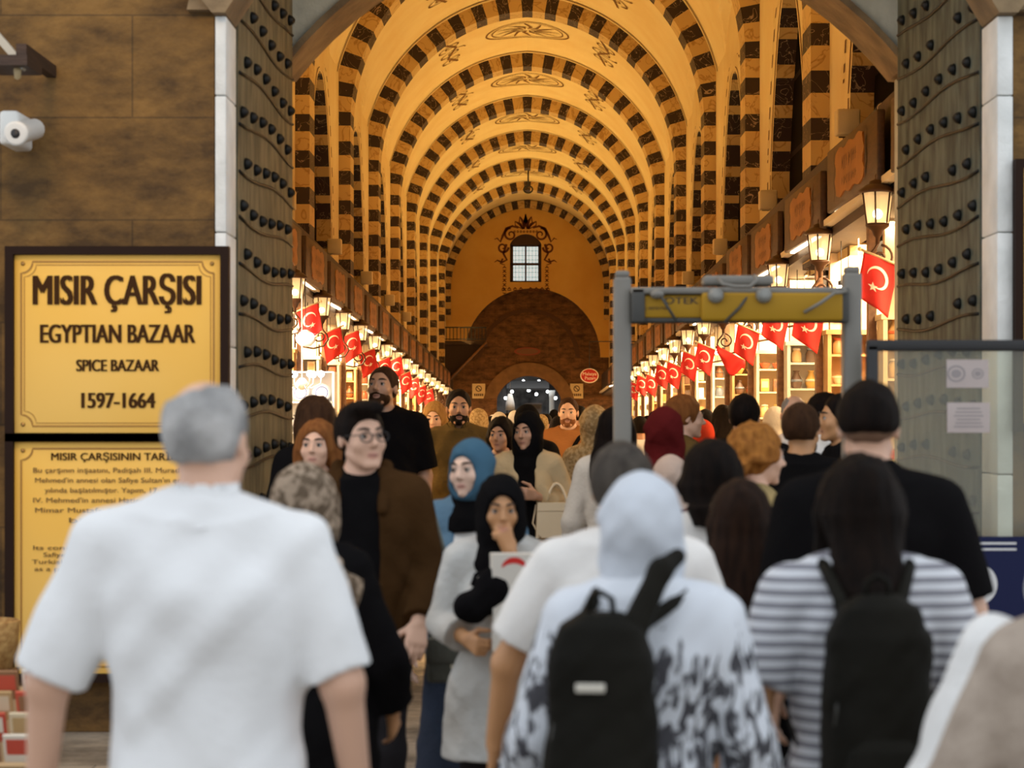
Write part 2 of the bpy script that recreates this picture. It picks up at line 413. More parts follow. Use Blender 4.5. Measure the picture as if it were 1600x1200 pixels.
# side walls with tall pointed recesses between the ribs
WINDK = M('dark lattice', (.005, .003, .002), .9, spec=.05)
def zrec(y, y0, y1, z1=7.25):
    mid, hw = (y0 + y1) / 2, (y1 - y0) / 2
    t = abs(y - mid) / hw
    if t >= 1: return 0
    return z1 - 2.3 * t ** 2.3
wn = 0
for s, nm in ((-1, 'left'), (1, 'right')):
    w = MB(); jm = MB(); ed = MB()
    for i in range(-1, len(RIBY)):
        ya = (RIBY[i] + .0) if i >= 0 else 13.5
        yb = RIBY[i + 1] if i + 1 < len(RIBY) else YEND
        y0, y1 = ya + 2.0, yb - 1.45
        if i < 0: y0, y1 = 15.0, 15.6
        N_ = 44; Y = [y0 + (y1 - y0) * (.5 - .5 * math.cos(PI * k / N_)) for k in range(N_ + 1)]
        zb = 3.3
        for a, b in ((ya, y0), (y1, yb)):
            q = 6
            for k in range(q):
                u, v = a + (b - a) * k / q, a + (b - a) * (k + 1) / q
                w.add([(s * XW, u, zb), (s * XW, v, zb), (s * XW, v, max(ZS + 1, zside(v) + .3)), (s * XW, u, max(ZS + 1, zside(u) + .3))], [(0, 1, 2, 3)])
        top = [max(zrec(t, y0, y1), 4.9) if 0 < k < N_ else 4.9 for k, t in enumerate(Y)]
        for k in range(N_):
            u, v = Y[k], Y[k + 1]
            w.add([(s * XW, u, top[k]), (s * XW, v, top[k + 1]), (s * XW, v, max(ZS + 1, zside(v) + .3)), (s * XW, u, max(ZS + 1, zside(u) + .3))], [(0, 1, 2, 3)])
        # striped reveal of the recess
        path = [(y0, zb)] + [(Y[k], top[k]) for k in range(N_ + 1)] + [(y1, zb)]
        acc = 0; P_ = .53
        dense = []
        for k in range(len(path) - 1):
            (ua, za), (ub, zb2) = path[k], path[k + 1]; l = math.hypot(ub - ua, zb2 - za); q = max(1, int(l / .13))
            for j in range(q): dense.append((ua + (ub - ua) * j / q, za + (zb2 - za) * j / q))
        dense.append(path[-1])
        mid = (y0 + y1) / 2
        for k in range(0, len(dense) - 1):
            (ua, za), (ub, zb2) = dense[k], dense[k + 1]
            for off, wd_ in ((.10, .035), (.42, .05)):
                if k % 2 and off > .3: continue
                da = off if ua >= mid else -off; db = off if ub > mid else -off
                if ua < mid <= ub: continue
                lift = off * .5 if za > 5 else 0
                ed.add([(s * (XW - .005), ua + da - wd_, za + lift), (s * (XW - .005), ua + da + wd_, za + lift), (s * (XW - .005), ub + db + wd_, zb2 + lift), (s * (XW - .005), ub + db - wd_, zb2 + lift)], [(0, 1, 2, 3)])
        for k in range(len(dense) - 1):
            (ua, za), (ub, zb2) = dense[k], dense[k + 1]; l = math.hypot(ub - ua, zb2 - za)
            mi = 0 if (acc % P_) < .25 else 1; acc += l
            jm.add([(s * XW, ua, za), (s * XW, ub, zb2), (s * (XW + .28), ub, zb2), (s * (XW + .28), ua, za)], [(0, 1, 2, 3)], mi)
        if i >= 0 or s > 0:
            wn += 1
            wd = MB().box((s * (XW + .27), (y0 + y1) / 2, 5.2), (.04, y1 - y0 + .1, 4.4)).build('window_%d' % wn, WINDK); struct(wd)
            fr = MB(); q = max(2, int((y1 - y0) / .9))
            for k in range(q + 1): fr.box((s * (XW + .29), y0 + (y1 - y0) * k / q, 5.0), (.05, .07, 3.6))
            for z in (4.2, 5.2, 6.2): fr.box((s * (XW + .27), (y0 + y1) / 2, z), (.05, y1 - y0, .07))
            fr.build('window_frame', M('dark lattice bars', (.014, .007, .004), .8, spec=.1), wd)
    wo = struct(w.build('wall_' + nm + '_hall', PLAST, fix=False)); ed.build('painted_border', PAINT, wo, fix=False)
    struct(jm.build('trim_%d' % (40 + (s > 0)), [DARKM, TANM], fix=False))
    # lower wall of the shops, their ceiling slab and the dark boarding behind the signs
    struct(MB().box((s * 5.3, 49, 1.75), (.1, 71, 3.5)).build('wall_' + nm + '_shops', M('warm shop wall', (.72, .56, .36), .8)))
    for nm2, dims, zc, mt in (('ceiling_' + nm + '_shops', (2.3, 71, .06), 3.56, M('cream shop ceiling', (.8, .7, .55), .8)), ('trim_%d' % (44 + (s > 0)), (.40, 71, .86), 3.86, WOOD)):
        o = MB().box((0, 0, 0), dims).build(nm2, mt, None, (s * (4.12 if dims[0] > 1 else 3.26), 49, zc - SLOPE * 29)); o.rotation_euler.x = -math.atan(SLOPE); struct(o)
# outer shell so no sky leaks through behind the walls
SH = M('dark back fill', (.05, .04, .03), .9)
for s, nm in ((-1, 'left'), (1, 'right')):
    struct(MB().box((s * 5.6, 49, 3.5), (.2, 74, 7)).build('wall_' + nm + '_outer', SH))
    struct(MB().box((s * 4.8, 49, 7.6), (1.9, 74, 1.2)).build('ceiling_' + nm + '_outer', SH))
struct(MB().box((0, 13.32, 8.4), (11, .3, 5.2)).build('wall_inner_upper', PLAST))
struct(MB().box((0, 49, 11.0), (11.4, 76, .2)).build('ceiling_outer', SH))

# ---------------- end wall
m = MB(); A = prof(3.72, .2, n=30); B = arc_pts(-2.72, 3.02, 2.9, 2.35)
A = [(-3.6, 4.1)] + A + [(3.6, 4.1)]
be = arc_pts(-2.62, 3.03, 4.10, 2.82, 30)
poly = [(-3.6, 4.05), (-2.62, 4.05)] + be + [(3.03, 4.05), (3.6, 4.05)] + [(x, z) for x, z in A[::-1]]
wx0, wx1, wz0, wz1 = -.72, .58, 7.18, 8.75     # window reveal, arched top
wtop = arc_pts(wx0, wx1, 8.75, .42, 14)
bm = bmesh.new()
def face_hole(bm, outer, holes, y):
    es = []
    for lp in [outer] + holes:
        vs = [bm.verts.new((x, y, z)) for x, z in lp]
        es += [bm.edges.new((vs[i], vs[(i + 1) % len(vs)])) for i in range(len(vs))]
    bmesh.ops.triangle_fill(bm, edges=es, use_beauty=True, use_dissolve=False)
hole = [(wx0, wz0)] + wtop + [(wx1, wz0)]
face_hole(bm, poly, [hole], YEND)
me = bpy.data.meshes.new('wall_back'); bm.to_mesh(me); bm.free(); me.materials.append(OCHRE)
o = bpy.data.objects.new('wall_back', me); C.objects.link(o); struct(o); WB = o
m = MB()
loop = hole
for i in range(len(loop)):
    a, b = loop[i], loop[(i + 1) % len(loop)]; m.add([(a[0], YEND, a[1]), (b[0], YEND, b[1]), (b[0], YEND + .35, b[1]), (a[0], YEND + .35, a[1])], [(0, 1, 2, 3)])
be2 = [(-3.6, 4.05), (-2.62, 4.05)] + be + [(3.03, 4.05), (3.6, 4.05)]
for i in range(len(be2) - 1):
    a, b = be2[i], be2[i + 1]; m.add([(a[0], YEND, a[1]), (b[0], YEND, b[1]), (b[0], YEND + .5, b[1]), (a[0], YEND + .5, a[1])], [(0, 1, 2, 3)], 1)
struct(m.build('trim_50', [M('maroon reveal', (.10, .03, .015), .7), STONE2], fix=False))
wd = MB().box((-.07, YEND + .33, 7.98), (1.06, .04, 1.5)).build('window_90', M('evening daylight glass', (.5, .56, .56), .3, emit=.75, ecol=(.72, .85, .84))); struct(wd)
f = MB(); cx = -.07
for x in (-.56, 0, .56): f.box((cx + x * 1.07, YEND + .28, 7.98), (.16 if x else .07, .08, 1.72))
for z in (7.2, 7.94, 8.72): f.box((cx, YEND + .28, z), (1.2, .08, .10))
f.box((cx, YEND + .2, 8.95), (1.2, .1, .42)); f.build('window_frame', M('maroon window frame', (.05, .018, .01), .6), wd)
g = MB()
for x in (-.42, -.28, -.14, .14, .28, .42): g.box((cx + x, YEND + .30, 7.98), (.012, .012, 1.5))
for z in (7.4, 7.6, 7.78, 8.12, 8.3, 8.5): g.box((cx, YEND + .30, z), (1.06, .012, .012))
g.build('grille', BLACK, wd)
# painted scrollwork round the window
m = MB(); T = Matrix.Translation((cx, YEND - .012, 0)); st = []
for sg in (-1, 1):
    q = lambda pts: [(sg * x, z) for x, z in pts]
    st += [(q(spiral(.62, 9.15, .28, 1.4, PI / 2, -1)), [.10 - .002 * i for i in range(27)]), (q(spiral(.95, 8.62, .24, 1.3, PI, 1)), [.10 - .002 * i for i in range(27)]),
           (q([(.30, 9.42), (.55, 9.50), (.80, 9.40), (.95, 9.1), (1.05, 8.85), (1.18, 9.0), (1.3, 8.95)]), [.05, .09, .11, .1, .08, .06, .02]),
           (q([(.80, 8.75), (.92, 8.35), (.78, 8.1), (.98, 8.0), (1.18, 8.08), (1.30, 8.0)]), [.1, .09, .08, .08, .06, .02]),
           (q([(.95, 8.15), (1.05, 7.95), (.85, 7.88)]), [.08, .06, .02])]
    for k in range(6):
        z = 7.75 - k * .19
        st += [(q([(.80, z), (.88, z + .07), (.96, z)]), [.02, .07, .02]), (q([(.80, z - .06), (.88, z - .1), (.96, z - .06)]), [.02, .05, .02])]
    for k in range(4):
        x = .12 + k * .24; st.append((q([(x, 6.88), (x + .08, 6.94), (x + .16, 6.88)]), [.02, .07, .02])); st.append((q([(x, 6.84), (x + .16, 6.84)]), .035))
    for k, (dx, dz) in enumerate(((.0, .62), (.24, .52), (.44, .32))):
        st.append((q([(.06 + dx * .1, 9.38), (.03 + dx * .55 - .05, 9.38 + dz * .6), (dx, 9.38 + dz)]), [.05, .12, .03]))
        st.append((q([(.08 + dx * .1, 9.38), (.08 + dx * .8, 9.38 + dz * .45), (dx, 9.38 + dz)]), [.03, .05, .03]))
    for k in range(4): st.append((q(ell_pts(.07 + .13 * k, 9.27, .035, .035, 8)), .03))
for pts, w_ in st: m.ribbon(pts, w_, T)
m.build('painted_scrollwork', M('maroon painted ornament', (.13, .035, .015), .85), WB, fix=False)
# brown stone inside the blind arch with the far doorway
dx0, dx1 = -1.28, 1.40
da = arc_pts(dx0, dx1, 2.35, .95, 20)
bm = bmesh.new()
face_hole(bm, [(-6, 0), (dx0, 0)] + da + [(dx1, 0), (6, 0), (6, 7.2), (-6, 7.2)], [], YEND + .45)
me = bpy.data.meshes.new('wall_back_stone'); bm.to_mesh(me); bm.free(); me.materials.append(STONE2)
o = bpy.data.objects.new('wall_back_stone', me); C.objects.link(o); struct(o)
m = MB()
dd = [(dx0, 0)] + da + [(dx1, 0)]
for i in range(len(dd) - 1):
    a, b = dd[i], dd[i + 1]; m.add([(a[0], YEND + .45, a[1]), (b[0], YEND + .45, b[1]), (b[0], YEND + 1.6, b[1]), (a[0], YEND + 1.6, a[1])], [(0, 1, 2, 3)])
struct(m.build('trim_51', STONE2, fix=False))
struct(ring(dx0, dx1, 2.35, .95, .55, YEND + .36, YEND + .5, M('pale arch stone', (.26, .14, .06), .8, (.19, .10, .045), 3), 'trim_52', 20))
struct(MB().prism(arc_pts(dx0 - .8, dx1 + .8, 3.9, 2.2, 20) + arc_pts(dx0 - .6, dx1 + .6, 3.9, 2.05, 20)[::-1], 'Y', YEND + .40, YEND + .46).build('trim_53', M('dark arch stone', (.09, .04, .018), .8)))
# the street beyond the doorway
struct(MB().box((0, 99, 3), (12, .2, 6)).box((-3.2, 92.8, 3), (.2, 12, 6)).box((3.2, 92.8, 3), (.2, 12, 6)).build('wall_street', M('dusky street wall', (.05, .05, .05), .8, (.30, .30, .30), 1.5, 5)))
# ------------------------------------------------------------ arcade: signs, lanterns, flags, shops
ORD = ['first', 'second', 'third', 'fourth', 'fifth', 'sixth', 'seventh', 'eighth', 'ninth', 'tenth', 'eleventh', 'twelfth', 'thirteenth', 'fourteenth', 'fifteenth', 'sixteenth', 'seventeenth', 'eighteenth', 'nineteenth', 'twentieth']
BOARD = M('sign board', (.085, .036, .012), .5, (.055, .024, .008), 4, 4, .15, 18, stretch=(6, 1, 6))
PANEL = M('sign panel', (.36, .14, .022), .5, (.28, .10, .015), 3, 3)
INK = M('sign ink', (.07, .025, .01), .6)
STRIP = M('led strip', (1, .9, .75), .4, emit=7, ecol=(1, .80, .52))
rs = random.Random(3)
def shop_sign(L=2.85, H=.60):
    r = thing('shop_sign', (0, 0, 0), 'sign', 'shop sign')
    MB().box((0, 0, 0), (.07, L, H), bev=.012).build('board', BOARD, r)
    m = MB(); hw = L * .27; n = 14; top = []
    for i in range(n + 1):
        t = -1 + 2 * i / n; top.append((t * hw, H * .36 + .018 * math.cos(t * 9)))
    side = [(hw + .05 * math.sin(k * 1.9) + .03, H * (.30 - .6 * k / 6)) for k in range(7)]
    poly = top + side + [(-x, -z) for x, z in top] + [(-x, -z) for x, z in side]
    m.prism(poly, 'X', -.05, -.035); m.build('panel', PANEL, r)
    for sg in (-1, 1):
        m = MB()
        pts = [(sg * (hw + .12 + .03 * math.sin(k * 1.7)), H * (.40 - .8 * k / 8)) for k in range(9)]
        m.ribbon(pts, [.02, .04, .05, .04, .05, .04, .05, .04, .02], Matrix.Translation((-.046, 0, 0)) @ Matrix.Rotation(PI / 2, 4, 'Z'))
        m.build('border_ornament', INK, r, fix=False)
    ms = [MB(), MB()]; x = -.42
    while x < .42:       # blurred lettering: short unreadable strokes in two rows
        for m, zc, hh in ((ms[0], .06, .13), (ms[1], -.11, .08)):
            w = rs.uniform(.03, .06); k = rs.randint(0, 2)
            pts = [[(x, zc - hh / 2), (x + .01, zc + hh / 2)], [(x, zc + hh / 2), (x + w, zc), (x + .01, zc - hh / 2)], [(x, zc), (x + w / 2, zc + hh / 2), (x + w, zc - hh / 3)]][k]
            m.ribbon(pts, .022, Matrix.Translation((-.052, 0, 0)) @ Matrix.Rotation(PI / 2, 4, 'Z'))
        x += rs.uniform(.07, .1)
    for m in ms: m.build('lettering', INK, r, fix=False)
    MB().box((.03, 0, -H / 2 - .012), (.045, L * .86, .022)).build('light_strip', STRIP, r)
    return r
proto = shop_sign(); used = False
def place_sign(k, side, Y, z, tot):
    global used
    lb = 'brown wooden shop sign board with ornate panel, %s from the gate along the %s arcade' % (ORD[k], side)
    o = proto if not used else dup(proto); used = True
    s = 1 if side == 'right' else -1
    o.location = (s * 2.97, Y, z); o.rotation_euler = (0, 0, 0 if s > 0 else PI); o['label'] = lb; o['group'] = 'shop signs over the %s arcade' % side
for k in range(18):
    Y = 15.15 + 3.42 * k + (.05 if k % 2 else -.03); place_sign(k, 'right', Y, 3.84 + drop(Y) + (.04 if k % 3 == 1 else -.03), 18)
for k in range(16):
    Y = 25.2 + 3.42 * k; place_sign(k, 'left', Y, 3.82 + drop(Y) + (.03 if k % 2 else 0), 16)

# wall lanterns
IRON = M('bronze lantern iron', (.075, .032, .014), .5, metal=.3)
LGLASS = M('lit lantern glass', (1, .85, .6), .3, emit=.55, ecol=(1, .66, .30), alpha=.5)
BULB = M('lamp bulb', (1, .9, .7), .3, emit=16, ecol=(1, .80, .46))
def lantern():
    r = thing('wall_lantern', (0, 0, 0), 'l', 'lantern')
    m = MB(); m.lathe([(.09, -.13), (.095, -.11), (.125, .125), (.12, .13)], 8, smooth=False); m.build('glass', LGLASS, r)
    MB().sph((0, 0, -.05), .042, 10, 8).build('bulb', BULB, r)
    m = MB()
    for k in range(6):
        a = 2 * PI * k / 6 + .2; m.tube([(.098 * math.cos(a), .098 * math.sin(a), -.13), (.132 * math.cos(a), .132 * math.sin(a), .135)], .008, 5)
    m.build('cage', IRON, r)
    MB().lathe([(.15, .125), (.165, .13), (.16, .15), (.10, .195), (.075, .20), (.07, .225), (.035, .24), (.02, .25), (.026, .27), (.012, .30), (0, .32)], 12).build('cap', IRON, r)
    MB().lathe([(.0, -.31), (.018, -.30), (.02, -.25), (.035, -.23), (.05, -.19), (.10, -.155), (.10, -.13)], 10).build('base_cup', IRON, r)
    m = MB(); pts = []
    for i in range(22):
        t = i / 21; a = PI * .5 + t * PI * 2.6; rr = .02 + .09 * (1 - t); pts.append((.03 + rr * math.cos(a) * -1, 0, -.42 + rr * math.sin(a)))
    pts = pts[::-1]
    m.tube(pts, .012, 6)
    m.tube([(0, 0, -.30), (-.02, 0, -.34), (-.07, 0, -.40), (-.09, 0, -.47), (-.03, 0, -.56), (.12, 0, -.60), (.30, 0, -.57), (.38, 0, -.5)], .013, 6)
    m.box((.385, 0, -.48), (.02, .07, .22)); m.build('scroll_bracket', IRON, r)
    return r
LP = lantern(); first = True
def place_lantern(Y, side, k, tot):
    global first
    s = 1 if side == 'right' else -1
    o = LP if first else dup(LP); first = False
    o.location = (s * 2.95, Y, 3.33 + drop(Y)); o.rotation_euler = (0, 0, 0 if s > 0 else PI)
    o['label'] = 'glowing bronze wall lantern on scroll bracket, %s from the gate on the %s arcade' % (ORD[k], side); o['group'] = 'wall lanterns along the %s arcade' % side
for k in range(14): place_lantern(17.25 + 3.4 * k, 'right', k, 14)
for k in range(15): place_lantern(26.0 + 3.4 * k, 'left', k, 15)

# flags on slanting poles
RED = M('red flag cloth', (.62, .020, .012), .75, (.50, .012, .01), 6, 3)
WHITE = M('white print', (.88, .80, .68), .8)
FPOLE = M('pale flag pole', (.75, .55, .32), .5)
def flag(side):
    s = 1 if side == 'right' else -1
    r = thing('flag', (0, 0, 0), 'f', 'flag')
    W_, H_ = .285, .42; sl = .42       # the top edge climbs toward the hall
    def pt(u, v):                      # u 0..1 from wall to hall, v 0..1 downward
        x = -s * (u - .5) * W_ * (1 - .10 * v) - s * .07 * v; z = .10 + sl * (u - .5) * W_ - v * H_ * (1 - .16 * (u if side == 'right' else u))
        return (x, .025 * math.sin(u * 7 + v * 2.5) * (.3 + v), z)
    nu, nv = 14, 16; vs = [pt(i / nu, j / nv) for j in range(nv + 1) for i in range(nu + 1)]
    fs = [(j * (nu + 1) + i, j * (nu + 1) + i + 1, (j + 1) * (nu + 1) + i + 1, (j + 1) * (nu + 1) + i) for j in range(nv) for i in range(nu)]
    m = MB().add(vs, fs, 0, True); o = m.build('cloth', RED, r, fix=False)
    md = o.modifiers.new('thickness', 'SOLIDIFY'); md.thickness = .004
    # crescent and star as printed shapes lying on both faces of the cloth
    for nm in ('crescent', 'star'):
        m = MB()
        for face in (-.005, .005):
            if nm == 'crescent':
                n = 30; out = []; inn = []
                for i in range(n + 1):
                    a = PI * .30 + 2 * PI * .83 * i / n + (0)
                    out.append((.5 + .31 * math.cos(a), .40 + .225 * math.sin(a)))
                    t = i / n; a2 = PI * .30 + 2 * PI * .83 * t
                    out[-1] = (.5 + .31 * math.cos(a2 + .25), .40 + .225 * math.sin(a2 + .25))
                    w = .072 * math.sin(PI * t) + .004
                    inn.append((.5 + (.31 - w * 1.25) * math.cos(a2 + .25), .40 + (.225 - w * .95) * math.sin(a2 + .25)))
                fv = lambda q: (1 - q[0], q[1])
                vs = [pt(*q) for q in out] + [pt(*q) for q in inn]
                vs = [(x, y + face, z) for x, y, z in vs]
                m.add(vs, [(i, i + 1, n + 2 + i, n + 1 + i) for i in range(n)])
            else:
                q = []
                for i in range(10):
                    a = -PI / 2 + i * PI / 5 + .2; rr = 1 if i % 2 == 0 else .42
                    q.append((.60 + .145 * rr * math.cos(a), .63 + .10 * rr * math.sin(a)))
                vs = [pt(.60, .63)] + [pt(*p) for p in q]; vs = [(x, y + face, z) for x, y, z in vs]
                m.add(vs, [(0, 1 + i, 1 + (i + 1) % 10) for i in range(10)])
        m.build(nm, WHITE, r, fix=False)
    a, b = pt(-1.1, 0), pt(1.12, 0)
    m = MB().tube([(a[0], 0, a[2] + (.5 - .5) + .008), (b[0], 0, b[2] + .008)], .011, 6); m.sph((b[0], 0, b[2] + .008), .018, 8, 6); m.build('pole', FPOLE, r); MB().tube([(0, 0, 0), (s * .01, 0, 1)], .006, 5).build('hanging_cord', FPOLE, r, (a[0] + s * .01, 0, a[2]))
    return r
FP = {'left': flag('left'), 'right': flag('right')}
FL = {'right': [(1377, 447), (1268, 513), (1216, 513), (1170, 541), (1104, 563), (1080, 574), (1055, 588), (1037, 590), (1020, 604), (1005, 604), (992, 612)],
      'left': [(480, 507), (517, 541), (547, 543), (573, 569), (598, 580), (617, 577), (632, 599), (645, 607), (657, 618), (668, 622)]}
for side, lst in FL.items():
    for k, (px, py) in enumerate(lst):
        s = 1 if side == 'right' else -1
        o = FP[side] if k == 0 else dup(FP[side])
        Y = 2.88 * 3200 / abs(px - VX); o.location = (s * 2.88, Y, CAMZ + (VY - py) * Y / 3200 + .12)
        o.rotation_euler = (0, 0, rs.uniform(-.25, .25) if k else 0)
        for ch in o.children:
            if ch.name.startswith('hanging_cord'): ch.scale = (1, 1, 3.45 + drop(Y) - o.location.z - ch.location.z)
        o['label'] = 'small red flag with white crescent and star, %s from the gate along the %s arcade' % (ORD[k], side); o['group'] = 'red flags along the %s arcade' % side
# a crumpled red pennant between two flags
m = MB(); n = 10
vs = []
for j in range(n + 1):
    for i in range(n + 1):
        u, v = i / n, j / n; vs.append((-.19 + .38 * u, .03 * math.sin(9 * u + 5 * v), .14 - .20 * u - v * (.10 + .16 * math.sin(PI * u) ** 2 * 1.3)))
m.add(vs, [(j * (n + 1) + i, j * (n + 1) + i + 1, (j + 1) * (n + 1) + i + 1, (j + 1) * (n + 1) + i) for j in range(n) for i in range(n)], 0, True)
o = m.build('pennant', RED, None, P(1142, 556, 27.4), fix=False); o.modifiers.new('thickness', 'SOLIDIFY').thickness = .004
MB().tube([(.1, 0, .08), (.25, 0, .9)], .006, 5).build('hanging_cord', FPOLE, o)
tag(o, 'crumpled red pennant hanging between two flags on the right arcade', 'flag')

# square floodlight boxes by the rib feet
m = thing('floodlight', (0, 0, 0), 'f', 'floodlight')
MB().box((0, 0, 0), (.24, .2, .26), bev=.02).build('housing', M('cream lamp housing', (.7, .55, .33), .5), m)
MB().box((-.0, .16, -.02), (.06, .14, .05)).box((0, .24, -.02), (.1, .03, .2)).build('bracket', IRON, m)
for k in range(5):
    for side in ('right', 'left'):
        s = 1 if side == 'right' else -1
        Y = (20.9 if s > 0 else 27.8) + 6.9 * k
        o = m if (k == 0 and s > 0) else dup(m); o.location = (s * 3.265, Y, 4.62 + drop(Y) * .6)
        o['label'] = 'cream square floodlight above the %s shop signs, %s from the gate' % (side, ORD[k]); o['group'] = 'floodlights above the %s signs' % side
# spot lamps and a rod on the right sign boards
for nm, px, py, Y, lb in (('spot_lamp', 1352, 178, 18.0, 'small black spot lamp clamped above the big sign beside the right door'), ('spot_lamp', 1168, 374, 27.0, 'small pale spot lamp standing on a sign further down the right arcade')):
    r = thing(nm, P(px, py, Y), lb, 'lamp'); r.location.x = 3.1
    MB().cyl((0, -.12, .03), (0, .1, .0), .06, .05, 12).build('lamp_head', BLACK, r); MB().cyl((0, -.125, .03), (0, -.118, .03), .05, .05, 12).build('lens', M('pale lens', (.8, .65, .4), .3), r)
    MB().box((0, .02, -.1), (.03, .03, .2)).box((0.05, .02, -.19), (.16, .05, .03)).build('bracket', BLACK, r)

# ---- shops: partitions, posts, shelves with goods
PART = M('cream partition', (.82, .72, .55), .8, (.76, .62, .42), 2, 3)
SHELVES = [M('lit shelf wood', (.62, .38, .17), .6, (.52, .30, .12), 3, 3), M('cream shelf', (.80, .66, .45), .6), M('white shelf', (.88, .82, .72), .5)]
CERAM = [M('goods %d' % i, c, .4) for i, c in enumerate([(.75, .52, .25), (.55, .12, .05), (.78, .70, .58), (.30, .13, .05), (.62, .38, .10), (.16, .10, .07), (.70, .60, .42), (.20, .24, .30), (.45, .28, .12)])]
CNAME = ['honey coloured', 'dark red', 'cream', 'brown', 'amber', 'black', 'pale', 'slate blue', 'tan']
def proto_obj(mb, name, mats):
    o = mb.build(name, mats); o.data.use_fake_user = True; return o
JAR = MB().lathe([(.0, 0), (.055, 0), (.065, .02), (.065, .11), (.045, .14), (.045, .15)], 10).lathe([(.05, .15), (.05, .175), (0, .178)], 10, mi=1)
TIN = MB().box((0, 0, .09), (.12, .1, .18), bev=.008).box((0, -.051, .1), (.09, .004, .09), mi=1)
VASE = MB().lathe([(0, 0), (.05, 0), (.07, .05), (.075, .10), (.035, .17), (.03, .2), (.045, .22), (0, .215)], 10).lathe([(0, .08), (.076, .08), (.079, .095), (.076, .11), (0, .11)], 10, mi=1)
BOWL = MB().lathe([(0, 0), (.04, 0), (.045, .015), (.08, .07), (.083, .08), (.074, .075), (0, .03)], 10).sph((0, 0, .06), (.07, .07, .04), 10, 6, mi=1)
KINDS = [('jar', JAR), ('tin', TIN), ('vase', VASE), ('bowl', BOWL)]
protos = {}
def goods(kind, ci, loc, label, group):
    nm, mb = KINDS[kind]; key = (kind, ci)
    if key not in protos:
        o = mb.build(nm, [CERAM[ci], CERAM[(ci + 2) % len(CERAM)]]); protos[key] = o
    else:
        o = protos[key].copy(); C.objects.link(o)
    o.location = loc; o.rotation_euler = (0, 0, 0)
    o['label'] = label; o['category'] = nm; o['group'] = group
SHN = ['lowest', 'second lowest', 'middle', 'fourth', 'fifth', 'topmost']
def shop(side, k, Y, detail):
    """Y: the face of the far partition; goods stand against it facing the gate"""
    s = 1 if side == 'right' else -1; n = 200 + k + (40 if s > 0 else 0); h = 3.5 + drop(Y)
    struct(MB().box((s * 4.25, Y + .06, h / 2), (1.9, .12, h)).build('wall_%s_partition_%d' % (side, k + 1), PART))
    struct(MB().box((s * 3.18, Y + .02, h / 2), (.075, .12, h)).box((s * 3.18, Y + .02, .15), (.11, .16, .3)).build('trim_%d' % n, WOODM))
    r = thing('display_shelf', (s * 3.62, Y - .2, 0), 'tall wooden goods shelf in the %s shop from the gate, %s arcade' % (ORD[k], side), 'shelf', 'display shelves in the %s shops' % side)
    SHELF = SHELVES[(k * 2 + (s > 0)) % 3]
    m = MB().box((-.38, 0, 1.25), (.04, .34, 2.5)).box((.38, 0, 1.25), (.04, .34, 2.5)).box((0, .16, 1.25), (.76, .02, 2.5)).box((0, 0, 2.52), (.84, .36, .05)); m.build('carcass', SHELF, r)
    zs = [.45, .83, 1.21, 1.59, 1.95, 2.27]
    sb = None
    for z in zs:
        if sb is None: sb = MB().box((0, 0, 0), (.74, .33, .025)).build('shelf_board', SHELF, r, (0, 0, z))
        else:
            q = sb.copy(); C.objects.link(q); q.location = (0, 0, z)
    if detail:
        for j, z in enumerate(zs):
            if j == 0: continue
            kd = rs.randint(0, 3)
            for i in range(4):
                ci = rs.randint(0, 8)
                goods(kd, ci, (s * 3.62 - .27 + .18 * i, Y - .24, z + .0155), '%s %s, %s from the aisle on the %s board, %s shop, %s arcade' % (CNAME[ci], KINDS[kd][0], ORD[i if s > 0 else 3 - i], SHN[j], ORD[k], side), 'goods on the shelf of the %s shop, %s arcade' % (ORD[k], side))
    else:
        m = MB()
        for j, z in enumerate(zs[1:]):
            for i in range(5): m.box((-.3 + .15 * i, -.06, z + .1), (.1, .1, rs.uniform(.12, .2)), mi=rs.randint(0, 8))
        o = m.build('shop_goods', CERAM, None, (s * 3.62, Y - .22, .0125)); tag(o, 'mixed boxes and tins on the shelf of the %s shop, %s arcade' % (ORD[k], side), 'goods', kind='stuff')
for k in range(15): shop('right', k, 18.9 + 3.42 * k, k < 6)
for k in range(14): shop('left', k, 28.6 + 3.42 * k, k < 5)

# bare bulbs and white shades hanging in the shop fronts
r = thing('hanging_bulb', (0, 0, 0), 'b', 'lamp')
MB().sph((0, 0, 0), .055, 10, 8).build('bulb', M('white shop bulb', (1, 1, .95), .3, emit=9, ecol=(1, .90, .72)), r)
MB().tube([(0, 0, .05), (0, 0, .62)], .005, 5).lathe([(.03, .04), (.03, .09), (0, .1)], 8).build('cord', BLACK, r)
k = 0
for side in ('right', 'left'):
    s = 1 if side == 'right' else -1
    for j in range(11):
        Y = (17.6 if s > 0 else 26.6) + 3.42 * j
        for q in range(2):
            o = r if k == 0 else dup(r); k += 1
            o.location = (s * (3.22 + .16 * q), Y + .55 * q, 2.93 + drop(Y)); o['group'] = 'bare bulbs in the %s shop fronts' % side
            o['label'] = 'bare white bulb hanging %s in the %s shop front, %s arcade' % ('nearest the aisle' if q == 0 else 'deeper', ORD[j], side)
